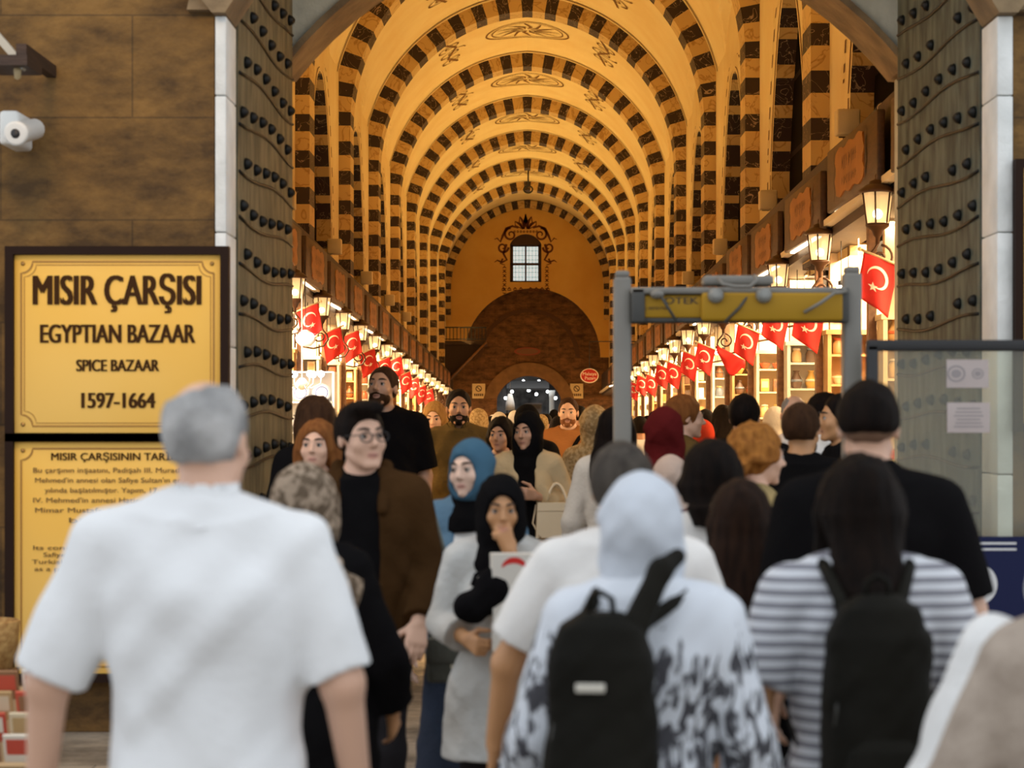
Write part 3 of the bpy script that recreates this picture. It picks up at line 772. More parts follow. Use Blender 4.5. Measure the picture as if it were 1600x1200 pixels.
# brightly lit stall of white porcelain at the head of the left arcade
PORC = M('white porcelain', (.92, .92, .92), .25)
area('showcase_light', (-3.0, 26.3, 2.7), .5, 50, (.95, .97, 1), (0, 0, 0), 1.6)
r = thing('display_case', (-3.02, 27.2, 0), 'white lit display case of porcelain first on the left arcade', 'display case')
MB().box((0, .2, 1.1), (.95, .03, 2.2)).box((-.46, 0, 1.1), (.03, .4, 2.2)).box((.46, 0, 1.1), (.03, .4, 2.2)).build('carcass', PORC, r)
for z in (.6, 1.0, 1.4, 1.8, 2.2): MB().box((0, 0, z), (.92, .4, .02)).build('shelf_board', PORC, r)
PL = MB().lathe([(0, 0), (.05, 0), (.12, .03), (.125, .034), (.05, .01), (0, .008)], 16, T=Matrix.Rotation(1.35, 4, 'X')).lathe([(.075, .018), (.085, .022), (.075, .026)], 16, mi=1, T=Matrix.Rotation(1.35, 4, 'X'), cap=False)
pm = None
for j, z in enumerate((1.0, 1.4, 1.8)):
    for i in range(3):
        if pm is None: pm = PL.build('plate', [PORC, M('blue glaze', (.08, .12, .40), .3)]); o = pm
        else: o = pm.copy(); C.objects.link(o)
        o.location = (-3.29 + .28 * i, 27.2, z + .125); tag(o, 'white patterned plate, %s from the aisle on the %s board of the porcelain case' % (ORD[2 - i], ['lowest', 'middle', 'upper'][j]), 'plate', 'porcelain plates in the left case')
r = thing('globe_lamp', (-2.93, 27.0, 2.83), 'upper of two round white shades at the left door edge', 'lamp')
MB().lathe([(.0, -.10), (.07, -.09), (.12, -.04), (.135, .02), (.06, .10), (.02, .12)], 14).build('shade', PORC, r); MB().tube([(0, 0, .1), (0, 0, .85), (-.3, 0, .86)], .006, 5).build('cord', BLACK, r)
o = dup(r, (-2.88, 26.6, 2.62), label='lower of two round white shades at the left door edge'); o['group'] = r['group'] = 'round white shades by the left door'
o.children[0].scale = (.8, .8, .8)
r = thing('chandelier', (-2.85, 25.9, 2.05), 'white glass chandelier glowing in the first left shop', 'chandelier')
MB().tube([(0, 0, 0), (0, 0, 1.3)], .01, 6).lathe([(.02, -.1), (.09, -.02), (.03, .05)], 10).build('stem', PORC, r)
for i in range(6):
    a = i * PI / 3; x, y = .24 * math.cos(a), .24 * math.sin(a)
    ar = MB().tube([(0, 0, 0), (x * .5, y * .5, -.08), (x, y, -.02), (x, y, .05)], .008, 6).build('arm', PORC, r)
    MB().sph((x, y, .10), .045, 10, 8).build('bulb', M('cool white bulb', (1, 1, 1), .3, emit=8, ecol=(.95, .97, 1)), ar)
r = thing('shop_board', P(560, 600, 30.5), 'small white board with faint dark lettering in a left shop', 'sign'); r.location.x = -2.98
MB().box((0, 0, 0), (.30, .03, .13)).build('board', M('white board', (.85, .8, .7), .5), r)
for q in range(6): MB().box((-.11 + .045 * q, -.017, 0), (.02 + .008 * (q % 2), .004, .05)).build('lettering', INK, r)
MB().box((0, 0, .75), (.01, .01, 1.4)).build('hanging_rod', BLACK, r)
# ------------------------------------------------------------ far end and gate fittings
# oval red shop sign far down the hall
p = P(921, 587, 60)
r = thing('oval_sign', p, 'red oval hanging sign with cream lettering far down the right arcade', 'sign')
n = 32; m = MB(); m.prism([(.27 * math.cos(2 * PI * i / n), .215 * math.sin(2 * PI * i / n)) for i in range(n)], 'Y', 0, .05); m.build('plate', M('red sign', (.50, .015, .01), .5), r)
m = MB(); o1 = ell_pts(0, 0, .27, .215, 32); o2 = ell_pts(0, 0, .24, .19, 32)
m.add([(x, -.004, z) for x, z in o1] + [(x, -.004, z) for x, z in o2], [(i, i + 1, 34 + i, 33 + i) for i in range(32)]); m.build('rim', WHITE, r, fix=False)
text_mesh('Malatya', .135, WHITE, 'lettering', r, (0, -.008, .05), bold=.002); text_mesh('Pazarı', .135, WHITE, 'lettering', r, (.02, -.008, -.075), bold=.002)
MB().tube([(0, .03, .2), (0, .03, 1.0), (1.6, .03, 1.0)], .015, 6).build('hanger', BLACK, r)
# no-smoking notices either side of the far doorway
for px, lb in ((748, 'left'), (901, 'right')):
    p = P(px, 611, YEND + .40)
    r = thing('no_smoking_notice', p, 'cream no smoking notice on the stone %s of the far doorway' % lb, 'sign', 'no smoking notices by the far door')
    MB().box((0, 0, 0), (.54, .04, .62)).build('panel', M('cream notice', (.80, .62, .34), .6), r)
    m = MB(); o1 = ell_pts(0, .10, .13, .13, 24); o2 = ell_pts(0, .10, .095, .095, 24)
    m.add([(x, -.026, z) for x, z in o1] + [(x, -.026, z) for x, z in o2], [(i, i + 1, 26 + i, 25 + i) for i in range(24)]); m.ribbon([(-.08, .18), (.08, .02)], .035, Matrix.Translation((0, -.026, 0))); m.build('prohibition_ring', INK, r, fix=False)
    for q in range(5): MB().box((-.16 + .08 * q, -.022, -.16), (.055, .006, .10)).build('lettering', INK, r)
# red lettered oval over the doorway
r = thing('door_plaque', P(824, 549, YEND + .40), 'dull red oval plaque above the far stone doorway', 'sign')
MB().prism([(.55 * math.cos(2 * PI * i / 32), .17 * math.sin(2 * PI * i / 32)) for i in range(32)], 'Y', -.02, .05).build('plate', M('dull red', (.28, .06, .03), .7), r)
MB().prism([(.46 * math.cos(2 * PI * i / 32), .12 * math.sin(2 * PI * i / 32)) for i in range(32)], 'Y', -.035, -.02).build('inner_field', M('brown field', (.20, .09, .04), .7), r)
# balcony with railing
r = thing('balcony', (0, 80, 0), 'dark balcony with iron railing at the far left end', 'balcony')
MB().prism([(-3.5, 4.42), (-1.62, 4.42), (-1.62, 4.56), (-3.5, 4.56)], 'Y', 0, 2.4).build('platform', WOOD, r)
MB().prism([(-3.5, 3.0), (-3.1, 3.0), (-1.75, 4.42), (-3.5, 4.42)], 'Y', .1, 2.4).build('stair_soffit', M('dark soffit', (.03, .015, .01), .8), r)
MB().tube([(-1.6, -.02, 4.5), (-3.15, -.02, 2.95)], .05, 6).build('stair_stringer', WOODM, r)
MB().box((-2.55, 0, 5.08), (1.9, .05, .05)).box((-2.55, 0, 4.62), (1.9, .04, .04)).build('handrail', BLACK, r)
ba = None
for i in range(14):
    x = -3.45 + .14 * i
    if ba is None: ba = MB().box((0, 0, 4.83), (.03, .03, .5)).build('baluster', BLACK, r, (x, 0, 0))
    else: q = ba.copy(); C.objects.link(q); q.location = (x, 0, 0)
# hook on the last vault
r = thing('ceiling_hook', (0.03, 74.6, on_vault(0, 74.6)), 'small dark hook hanging from the far vault crown', 'hook')
MB().tube([(0, 0, .1), (0, 0, -.55)], .03, 6).build('rod', BLACK, r); MB().tube([(.16 * math.cos(a), 0, -.68 + .13 * math.sin(a)) for a in np.linspace(PI / 2, 2.4 * PI, 14)], .03, 6).build('ring', BLACK, r)
# beyond the doorway: stalls, lamps and awning in the street
r = thing('awning', (0, 89.5, 0), 'dark street awning seen through the far doorway', 'awning')
MB().prism([(89.0 - 89.5, 2.75), (1.2, 3.1), (1.2, 3.18), (-.5, 2.83)], 'X', -.9, .95).build('canvas', M('dark canvas', (.02, .022, .025), .8), r)
MB().box((-.88, -.4, 1.4), (.05, .05, 2.8)).build('post', BLACK, r); MB().box((.93, -.4, 1.4), (.05, .05, 2.8)).build('post', BLACK, r)
sb = M('white street bulb', (1, 1, 1), .3, emit=14, ecol=(.92, .97, 1))
r = None; k = 0
for px, py in ((800, 612), (812, 604), (846, 606), (856, 612), (838, 616), (790, 622), (868, 622), (826, 610), (842, 596), (818, 596)):
    o = MB().sph((0, 0, 0), .07, 8, 6).build('street_bulb', sb) if r is None else r.copy()
    if r is not None: C.objects.link(o)
    r = r or o; o.location = P(px, py, 92.0); q = MB().tube([(0, 0, 0), (0, 0, 6 - o.location.z)], .008, 4).build('cord', BLACK, o)
    tag(o, 'small white lamp glowing beyond the far doorway, %s of the ten' % ORD[k], 'lamp', 'lamps in the street beyond'); k += 1
struct(MB().box((0, 92.8, 6.03), (6.6, 12, .06)).build('ceiling_street', M('street canopy', (.2, .22, .24), .8)))
for px, py, w, h, c, nm, lb in ((797, 628, 14, 26, (.75, .75, .72), 'hanging_garment', 'pale cloth hanging at the left edge of the far doorway'), (862, 632, 10, 44, (.55, .62, .66), 'pale_column', 'pale column at the right edge of the far doorway'), (834, 640, 12, 18, (.12, .12, .13), 'stall_counter', 'dark stall counter seen through the far doorway')):
    p = P(px, py, 88.2); w, h = w / 36.3, h / 36.3
    if nm != 'hanging_garment': h = (p.z + h / 2); p.z = h / 2
    m = MB()
    if nm == 'hanging_garment': m.lathe([(.0, h / 2), (w * .25, h / 2 - .03), (w * .5, -h * .1), (w * .55, -h / 2), (0, -h / 2)], 10).tube([(0, 0, h / 2), (0, 0, 6 - p.z)], .01, 4)
    elif nm == 'pale_column': m.lathe([(w * .6, -h / 2), (w * .6, -h / 2 + .2), (w * .42, -h / 2 + .3), (w * .4, h / 2 - .3), (w * .55, h / 2)], 12)
    else: m.box((0, 0, 0), (w * 2, .5, h)).box((0, -.05, h / 2), (w * 2.2, .6, .05))
    tag(m.build(nm, M('street ' + nm, c, .7), None, p), lb, nm.split('_')[1])

# ---- brass plaques on the left pier
BRASS = M('brass plate', (.96, .54, .085), .5, (1.0, .62, .15), .9, 2, spec=.3)
BFR = M('dark plaque frame', (.022, .010, .006), .7, spec=.15)
BLINE = M('engraved brown line', (.42, .20, .03), .5)
BINK = M('engraved letters', (.055, .022, .006), .7, spec=.1)
SCREW = M('brass screw', (.35, .20, .06), .35, metal=.7)
PY_ = GY - .055
def plaque(nm, x0, x1, z0, z1, label, double):
    r = thing(nm, ((x0 + x1) / 2, PY_, (z0 + z1) / 2), label, 'sign'); w, h = x1 - x0, z1 - z0
    MB().box((0, .012, 0), (w, .02, h), bev=.004).build('plate', BRASS, r)
    f = MB(); t = .042
    for c, d in (((-w / 2 - t / 2, .01, 0), (t, .07, h + 2 * t)), ((w / 2 + t / 2, .01, 0), (t, .07, h + 2 * t)), ((0, .01, h / 2 + t / 2), (w, .07, t)), ((0, .01, -h / 2 - t / 2), (w, .07, t))): f.box(c, d)
    f.build('frame', BFR, r)
    def corner(i, c):
        a, b = w / 2 - i, h / 2 - i; pts = []
        for sx, sz in ((1, 1), (-1, 1), (-1, -1), (1, -1)):
            q = [(sx * (a - c * math.cos(t)), sz * (b - c * math.sin(t))) for t in np.linspace(PI / 2, 0, 9)]
            if sx * sz < 0: q = q[::-1]
            pts += q
        pts.append(pts[0]); return pts
    MB().ribbon(corner(.036, .058), .009, Matrix.Translation((0, -.0005, 0))).build('border_line', BLINE, r, fix=False)
    if double: MB().ribbon(corner(.052, .060), .004, Matrix.Translation((0, -.0005, 0))).build('border_line', BLINE, r, fix=False)
    sc = None
    for sx in (-1, 1):
        for sz in (-1, 1):
            T = (sx * (w / 2 - .045), -.002, sz * (h / 2 - .045))
            if sc is None: sc = MB().lathe([(0, .004), (.008, .003), (.011, 0)], 10, T=Matrix.Rotation(PI / 2, 4, 'X')).build('screw', SCREW, r, T)
            else: q = sc.copy(); C.objects.link(q); q.location = T
    return r
x0, x1 = [(v - VX) * PY_ / FPX for v in (22, 345)]; zt, zb_ = [CAMZ + (VY - v) * PY_ / FPX for v in (398, 677)]
r = plaque('brass_plaque', x0, x1, zb_, zt, 'upper brass plaque lettered with the bazaar name on the left stone pier', True)
def fit(txt, cx, cy, wpx, hpx, mat, r, bold=.009):
    k = PY_ / FPX; lx = (cx - VX) * k - r.location.x; lz = CAMZ + (VY - cy) * k - r.location.z
    o = text_mesh(txt, .1, mat, 'lettering', r, (lx, -.002, lz), bold=bold)
    vs = [v.co for v in o.data.vertices]; a, b = min(v.x for v in vs), max(v.x for v in vs)
    H0 = .0726
    o.scale = (wpx * k / (b - a), hpx * k / H0, 1); o.location.x = lx - (a + b) / 2 * o.scale.x
    me = o.data; zc = sorted(v.y for v in vs)
    o.location.z = lz - .0 ; return o
fit('MISIR ÇARŞISI', 183, 456, 264, 48, BINK, r)
fit('EGYPTIAN BAZAAR', 184, 523, 243, 30, BINK, r)
fit('SPICE BAZAAR', 184, 572, 130, 19, BINK, r)
fit('1597-1664', 185, 627, 116, 25, BINK, r)
zt2, zb2 = [CAMZ + (VY - v) * PY_ / FPX for v in (690, 1053)]
r = plaque('brass_plaque', x0, x1, zb2, zt2, 'lower brass plaque with the long history text behind the white-shirted man', False)
BINK2 = M('fine engraved letters', (.20, .10, .02), .55)
fit('MISIR ÇARŞISININ TARİHİ', 183, 714, 206, 12, BINK, r, .004)
y = 735
for t, w in (('Bu çarşının inşaatını, Padişah III. Murad\'ın eşi', 262), ('Mehmed\'in annesi olan Safiye Sultan\'ın emriyle', 256), ('yılında başlatılmıştır. Yapım, 17. yüzyılda', 226), ('IV. Mehmed\'in annesi Hatice Turhan Sultan', 262), ('Mimar Mustafa Ağa tarafından 1664', 256), ('bitirilmiştir.', 150)):
    fit(t, 183, y, w, 8, BINK2, r, 0); y += 15.6
y = 856
for t, w in (('Its construction was started by the', 262), ('Safiye Sultan, wife of Murad the Third', 230), ('Turkish Sultan of the Ottoman Empire', 266), ('as a part of the New Mosque and was', 258), ('completed by Turhan Sultan', 196), ('in the year 1664', 150)):
    fit(t, 183, y, w, 7, BINK2, r, 0); y += 11
fit('MISIR BAZAAR', 183, 946, 200, 9, BINK2, r, .003); y = 962
for t, w in (('The bazaar was named after', 190), ('Egypt, the land of the spices', 252), ('sold in its vaulted shops,', 220), ('and it stands beside the mosque', 268), ('to this day', 250)):
    fit(t, 183, y, w, 7, BINK2, r, 0); y += 11
# right-hand plaque, only its dark frame and edge in view
k = PY_ / FPX
plaque('brass_plaque', (1598 - VX) * k, (1920 - VX) * k, zb_ + .05, CAMZ + (VY - 262) * k, 'brass plaque on the right stone pier cut by the picture edge', False)

# CCTV camera on the left
WHITEP = M('white plastic', (.80, .80, .76), .4)
p = P(40, 205, 10.18)
r = thing('security_camera', p, 'white security camera on the left stone wall', 'camera')
T = Matrix.Rotation(.22, 4, 'X') @ Matrix.Rotation(-.12, 4, 'Z')
MB().lathe([(.045, -.14), (.052, -.13), (.054, .10), (.060, .115), (.060, .14), (.047, .142)], 20, T=T @ Matrix.Rotation(PI / 2, 4, 'X')).build('housing', WHITEP, r)
MB().lathe([(.046, .132), (.046, .136), (0, .137)], 20, T=T @ Matrix.Rotation(PI / 2, 4, 'X')).build('lens_ring', M('copper ring', (.30, .12, .06), .4), r)
MB().lathe([(.028, .138), (.020, .146), (0, .15)], 16, T=T @ Matrix.Rotation(PI / 2, 4, 'X')).build('lens', BLACK, r)
MB().box((-.085, .15, .02), (.10, .30, .17), bev=.02).box((-.05, .05, .0), (.05, .1, .06)).build('wall_mount', WHITEP, r)
# bracket in the top left corner
p = P(8, 70, 9.9)
r = thing('wall_bracket', p, 'grey steel awning bracket at the top left corner', 'bracket')
MB().box((0, 0, 0), (.035, .06, .30)).build('strut', M('painted steel', (.45, .44, .38), .5), r); r.children[0].rotation_euler = (0, -.72, 0)
MB().box((.03, .05, -.09), (.20, .3, .05)).build('foot_plate', WOOD, r)
MB().box((.085, .3, -.03), (.05, .66, .06)).build('wall_arm', WOOD, r)
MB().lathe([(0, -.07), (.016, -.06), (.02, -.02), (.012, 0)], 10, c=(.06, 0, -.10)).build('hook', M('tan fitting', (.5, .38, .2), .5), r)

# ---- walk-through metal detector
GREYM = M('grey detector paint', (.20, .19, .165), .5, (.16, .15, .13), 3, 3)
GREYD = M('dark grey rubber', (.05, .05, .045), .6)
YEL = M('yellow header panel', (.36, .20, .012), .55, spec=.2)
DY = 8.2; k = DY / FPX
r = thing('metal_detector', (1.0 * 0 + (1160 - VX) * k, DY, 0), 'grey walk-through metal detector gate with yellow header', 'metal detector')
ox = r.location.x
def dx(px): return (px - VX) * k - ox
def dzz(py): return CAMZ + (VY - py) * k
for px, top, w in ((976, 428, 28), (1344, 421, 29)):
    h = dzz(top)
    MB().box((dx(px), .22, h / 2), (w * k, .10, h), bev=.012).build('side_post', GREYM, r)
    MB().box((dx(px), .22, h + .012), (w * k * .8, .08, .03), bev=.01).build('post_cap', GREYM, r)
    MB().box((dx(px), .22, .02), (.074, .4, .04), bev=.01).build('foot', GREYD, r)
xm = (dx(990) + dx(1330)) / 2; L = dx(1330) - dx(990)
MB().box((xm, .2, (dzz(458) + dzz(494)) / 2), (L, .12, dzz(458) - dzz(494)), bev=.008).build('header', YEL, r)
MB().box((dx(1212), .2, dzz(477)), (dx(1322) - dx(1098), .18, .115), bev=.012).build('control_box', YEL, r)
MB().box((xm, .2, dzz(451)), (L + .01, .15, .028), bev=.008).build('top_rail', GREYM, r)
MB().box((xm, .2, dzz(497)), (L, .11, .02), bev=.006).build('bottom_rail', GREYD, r)
MB().box((dx(1000), .2, dzz(474)), (.055, .15, .14), bev=.006).build('corner_clamp', GREYD, r); MB().box((dx(1325), .2, dzz(474)), (.05, .15, .14), bev=.006).build('corner_clamp', GREYD, r)
text_mesh('OTEK', .040, M('black print', (.03, .02, .01), .6), 'lettering', r, (dx(1068), .1385, dzz(467)), sx=1.35, bold=.001)
text_mesh('METAL DETECTOR', .016, M('black print', (.03, .02, .01), .6), 'lettering', r, (dx(1022), .1385, dzz(479)), sx=1.0)
MB().box((dx(1160), .2, dzz(434)), (dx(1214) - dx(1102), .12, .040), bev=.012).build('alarm_unit', GREYM, r)
for px in (1122, 1198):
    MB().lathe([(0, .03), (.02, .028), (.032, .01), (.034, -.02)], 16, T=Matrix.Translation((dx(px), .10, dzz(459))) @ Matrix.Rotation(PI / 2, 4, 'X')).build('indicator_lamp', M('frosted dome', (.22, .22, .20), .3), r)
pts = [(dx(1125), 0.100, dzz(432)), (dx(1132), 0.070, dzz(442)), (dx(1150), 0.070, dzz(446)), (dx(1175), 0.070, dzz(446)), (dx(1186), 0.070, dzz(436)), (dx(1183), 0.100, dzz(428))]
MB().tube(pts, .008, 8).build('handle', GREYM, r)
MB().tube([(dx(1030), 0.120, dzz(452)), (dx(1040), 0.100, dzz(468)), (dx(1060), 0.110, dzz(500))], .006, 6).build('cable', GREYD, r)
MB().tube([(dx(1176), 0.120, dzz(456)), (dx(1160), 0.100, dzz(478)), (dx(1136), 0.110, dzz(502))], .006, 6).build('cable', GREYD, r)
MB().tube([(dx(1330), 0.120, dzz(452)), (dx(1308), 0.070, dzz(456)), (dx(1286), 0.070, dzz(472)), (dx(1262), 0.100, dzz(486))], .008, 6).build('cable', GREYM, r)
MB().sph((dx(1030), 0.120, dzz(457)), (.03, .03, .02), 10, 8).build('cable_clip', GREYM, r)

# ---- glass barrier beside it
def glass_mat():
    m = bpy.data.materials.new('smoky glass'); m.use_nodes = True; nt = m.node_tree; N = nt.nodes; L_ = nt.links; N.clear()
    o = N.new('ShaderNodeOutputMaterial'); t = N.new('ShaderNodeBsdfTransparent'); t.inputs[0].default_value = (.86, .88, .82, 1)
    d = N.new('ShaderNodeBsdfDiffuse'); d.inputs[0].default_value = (.34, .31, .22, 1); g = N.new('ShaderNodeBsdfGlossy'); g.inputs['Roughness'].default_value = .05
    a = N.new('ShaderNodeMixShader'); a.inputs[0].default_value = .15; b = N.new('ShaderNodeMixShader'); b.inputs[0].default_value = .04
    L_.new(t.outputs[0], a.inputs[1]); L_.new(d.outputs[0], a.inputs[2]); L_.new(a.outputs[0], b.inputs[1]); L_.new(g.outputs[0], b.inputs[2]); L_.new(b.outputs[0], o.inputs[0]); return m
BX = 8.25; k = BX / FPX
r = thing('glass_barrier', ((1500 - VX) * k, BX, 0), 'black framed glass barrier right of the metal detector', 'barrier'); ox = r.location.x
xa, xb = (1362 - VX) * k - ox, (1690 - VX) * k - ox
def zz(py): return CAMZ + (VY - py) * k
MB().box(((xa + xb) / 2, 0, (zz(540) + .12) / 2), (xb - xa, .012, zz(540) - .12)).build('glass_pane', glass_mat(), r)
MB().box(((xa + xb) / 2, 0, zz(540)), (xb - xa + .04, .05, .044), bev=.005).build('top_bar', BLACK, r)
MB().box((xa, 0, zz(540) / 2), (.045, .05, zz(540)), bev=.005).build('upright', BLACK, r)
MB().box((xb, 0, zz(540) / 2), (.045, .05, zz(540)), bev=.005).build('upright', BLACK, r)
MB().box(((xa + xb) / 2, 0, .09), (xb - xa, .05, .06)).build('bottom_bar', BLACK, r)
PAPER = M('pale pink paper', (.50, .43, .41), .8, (.45, .38, .36), 6, 3)
GINK = M('grey print', (.30, .27, .27), .8)
for (x0_, y0_, x1_, y1_), lb, kind in (((1478, 562, 1544, 606), 'upper pink paper notice with grey circles taped to the glass', 0), ((1479, 629, 1546, 676), 'lower pink paper notice with lines of text taped to the glass', 1)):
    c = ((x0_ + x1_) / 2, (y0_ + y1_) / 2)
    q = thing('paper_notice', ((c[0] - VX) * k, BX - .009, zz(c[1])), lb, 'notice'); w, h = (x1_ - x0_) * k, (y1_ - y0_) * k
    MB().box((0, 0, 0), (w, .002, h)).build('sheet', PAPER, q)
    if kind == 0:
        for cx_, rr in ((-.27, .30), (.24, .19)):
            m = MB(); o1 = ell_pts(cx_ * w, 0, rr * h * 1.1, rr * h, 24); o2 = ell_pts(cx_ * w, 0, rr * h * .85, rr * h * .78, 24); o3 = ell_pts(cx_ * w, 0, rr * h * .6, rr * h * .5, 24)
            m.add([(x, -.002, z) for x, z in o1] + [(x, -.002, z) for x, z in o2], [(i, i + 1, 26 + i, 25 + i) for i in range(24)])
            m.add([(cx_ * w, -.002, 0)] + [(x, -.002, z) for x, z in o3], [(0, i + 1, i + 2) for i in range(24)])
            m.build('printed_seal', GINK, q, fix=False)
    else:
        for j in range(6): MB().box((0, -.0015, h * (.30 - .12 * j)), (w * (.55 + .2 * ((j * 7) % 3) / 3), .001, h * .045)).build('text_line', GINK, q)
q = thing('poster', ((1560 - VX) * k, BX - .009, zz(905)), 'dark blue poster with white circle low on the glass', 'poster')
w, h = 118 * k, 134 * k
MB().box((0, 0, 0), (w, .002, h)).build('sheet', M('navy print', (.010, .014, .060), .6, spec=.2), q)
m = MB(); o1 = ell_pts(-.30 * w, -.02, .085, .085, 28); o2 = ell_pts(-.30 * w, -.02, .06, .06, 28)
m.add([(x, -.002, z) for x, z in o1] + [(x, -.002, z) for x, z in o2], [(i, i + 1, 30 + i, 29 + i) for i in range(28)]); m.build('white_circle', M('white paper', (.7, .7, .7), .7), q, fix=False)
for j in range(2): MB().box((-.02 * w, -.0015, h * (.42 - .07 * j)), (w * .5, .001, h * .025)).build('text_line', M('white paper', (.7, .7, .7), .7), q)

# ---- postcard rack in the lower left corner
r = thing('postcard_rack', P(10, 1130, 7.4), 'wooden slanted rack of postcards at the lower left', 'rack'); zr = r.location.z; r.location.z = 0
MB().box((-.12, .1, zr / 2 - .12), (.5, .5, zr - .24)).build('cabinet', WOODM, r)
TR = Matrix.Translation((-.08, -.02, zr - .03)) @ Matrix.Rotation(.62, 4, 'X')
MB().box((0, 0, 0), (.46, .46, .02), T=TR).box((0, -.23, .03), (.46, .02, .08), T=TR).build('tray', M('pale rack wood', (.45, .30, .15), .6), r)
cd = None; cc = [(.55, .08, .05), (.70, .60, .42), (.30, .16, .08), (.75, .70, .60), (.50, .34, .16), (.60, .10, .06)]
kk = 0
for j in range(4):
    for i in range(4):
        o = MB().box((0, 0, 0), (.095, .012, .13)).box((0, -.0065, .02), (.075, .002, .06), mi=1).build('postcard', [M('card %d' % (kk % 6), cc[kk % 6], .5), M('card %d' % ((kk + 3) % 6), cc[(kk + 3) % 6], .5)])
        o.matrix_world = Matrix.Translation(r.location) @ TR @ Matrix.Translation((-.165 + .11 * i, -.15 + .11 * j, .055)) @ Matrix.Rotation(-.25, 4, 'X'); kk += 1
        tag(o, 'postcard in the slanted rack, %s column, %s row from the front' % (ORD[i], ORD[j]), 'postcard', 'postcards in the slanted rack')
r = thing('wicker_basket', P(4, 1005, 9.6), 'tan wicker basket by the lower brass plaque, cut by the picture edge', 'basket'); zr = r.location.z; r.location.z = 0
MB().box((-.1, 0, (zr - .13) / 2), (.28, .3, zr - .13)).build('stand', WOODM, r)
m = MB().lathe([(.10, zr - .13), (.13, zr - .02), (.14, zr + .10), (.13, zr + .11), (.12, zr + .02), (.09, zr - .11)], 18, c=(-.06, 0, 0)); m.build('basket_body', M('tan wicker', (.50, .30, .10), .7, (.35, .18, .05), 30, 2, .4, 60), r)
# ------------------------------------------------------------ people: implicit surfaces meshed into continuous skins
class Sdf:
    def __init__(s): s.ops = []
    def add(s, p, k=.02): s.ops.append(('u', p, k)); return s
    def sub(s, p, k=.01): s.ops.append(('s', p, k)); return s
    def mesh(s, h, disp=None):
        us = [p for o, p, k in s.ops if o == 'u']
        lo = np.min([p[1] for p in us], 0) - .035 - 2 * h; hi = np.max([p[2] for p in us], 0) + .035 + 2 * h
        ax = [np.arange(lo[i], hi[i] + h, h, dtype=np.float32) for i in range(3)]
        D = np.full([len(a) for a in ax], .3, np.float32)
        for o, p, k in s.ops:
            f, a, b = p; sl = []; g = []
            for i in range(3):
                m = k + 3.1 * h
                i0 = max(0, int((a[i] - m - lo[i]) / h)); i1 = min(len(ax[i]), int((b[i] + m - lo[i]) / h) + 2)
                sl.append(slice(i0, max(i0, i1))); v = ax[i][i0:max(i0, i1)]; g.append(v.reshape([-1 if j == i else 1 for j in range(3)]))
            if any(q.size == 0 for q in g): continue
            sl = tuple(sl); d = f(*g).astype(np.float32); c = D[sl]
            if o == 'u':
                t = np.clip(.5 + .5 * (c - d) / k, 0, 1); D[sl] = c + (d - c) * t - k * t * (1 - t)
            else:
                d = -d; t = np.clip(.5 - .5 * (c - d) / k, 0, 1); D[sl] = c + (d - c) * t + k * t * (1 - t)
        if disp is not None: D = D + disp(*[a.reshape([-1 if j == i else 1 for j in range(3)]) for i, a in enumerate(ax)])
        return nets(D, lo, h)
def nets(D, lo, h):
    S = D < 0; n = [q - 1 for q in D.shape]
    cnt = np.zeros(n, np.uint8)
    for a in (0, 1):
        for b in (0, 1):
            for c in (0, 1): cnt += S[a:a + n[0], b:b + n[1], c:c + n[2]]
    ii = np.nonzero((cnt > 0) & (cnt < 8)); N = len(ii[0])
    idx = np.full(n, -1, np.int32); idx[ii] = np.arange(N)
    acc = np.zeros((N, 3), np.float32); cn = np.zeros(N, np.float32); base = np.stack(ii, 1)
    for axis in range(3):
        o1, o2 = [q for q in range(3) if q != axis]
        for u in (0, 1):
            for v in (0, 1):
                c0 = [0, 0, 0]; c0[o1] = u; c0[o2] = v; c1 = list(c0); c1[axis] = 1
                A = D[ii[0] + c0[0], ii[1] + c0[1], ii[2] + c0[2]]; B = D[ii[0] + c1[0], ii[1] + c1[1], ii[2] + c1[2]]
                m = (A < 0) != (B < 0); t = np.where(m, A / np.where(m, A - B, 1), 0)
                P0 = np.tile(np.array(c0, np.float32), (N, 1)); P0[:, axis] += t
                acc[m] += P0[m]; cn[m] += 1
    V = (base + acc / cn[:, None]) * h + np.array(lo)
    F = []
    for axis in range(3):
        o1, o2 = (axis + 1) % 3, (axis + 2) % 3
        a = [slice(None)] * 3; b = [slice(None)] * 3
        a[axis] = slice(0, -1); b[axis] = slice(1, None)
        for o in (o1, o2): a[o] = b[o] = slice(1, -1)
        s0, s1 = S[tuple(a)], S[tuple(b)]
        q = np.nonzero(s0 != s1); fl = s0[q]
        g = list(q); g[o1] = q[o1] + 1; g[o2] = q[o2] + 1
        def cell(du, dv):
            c = list(g); c[o1] = g[o1] - du; c[o2] = g[o2] - dv; return idx[c[0], c[1], c[2]]
        f = np.stack([cell(1, 1), cell(0, 1), cell(0, 0), cell(1, 0)], 1)
        f[~fl] = f[~fl][:, ::-1]; F.append(f)
    F = np.concatenate(F); F = F[(F >= 0).all(1)]
    return V, F
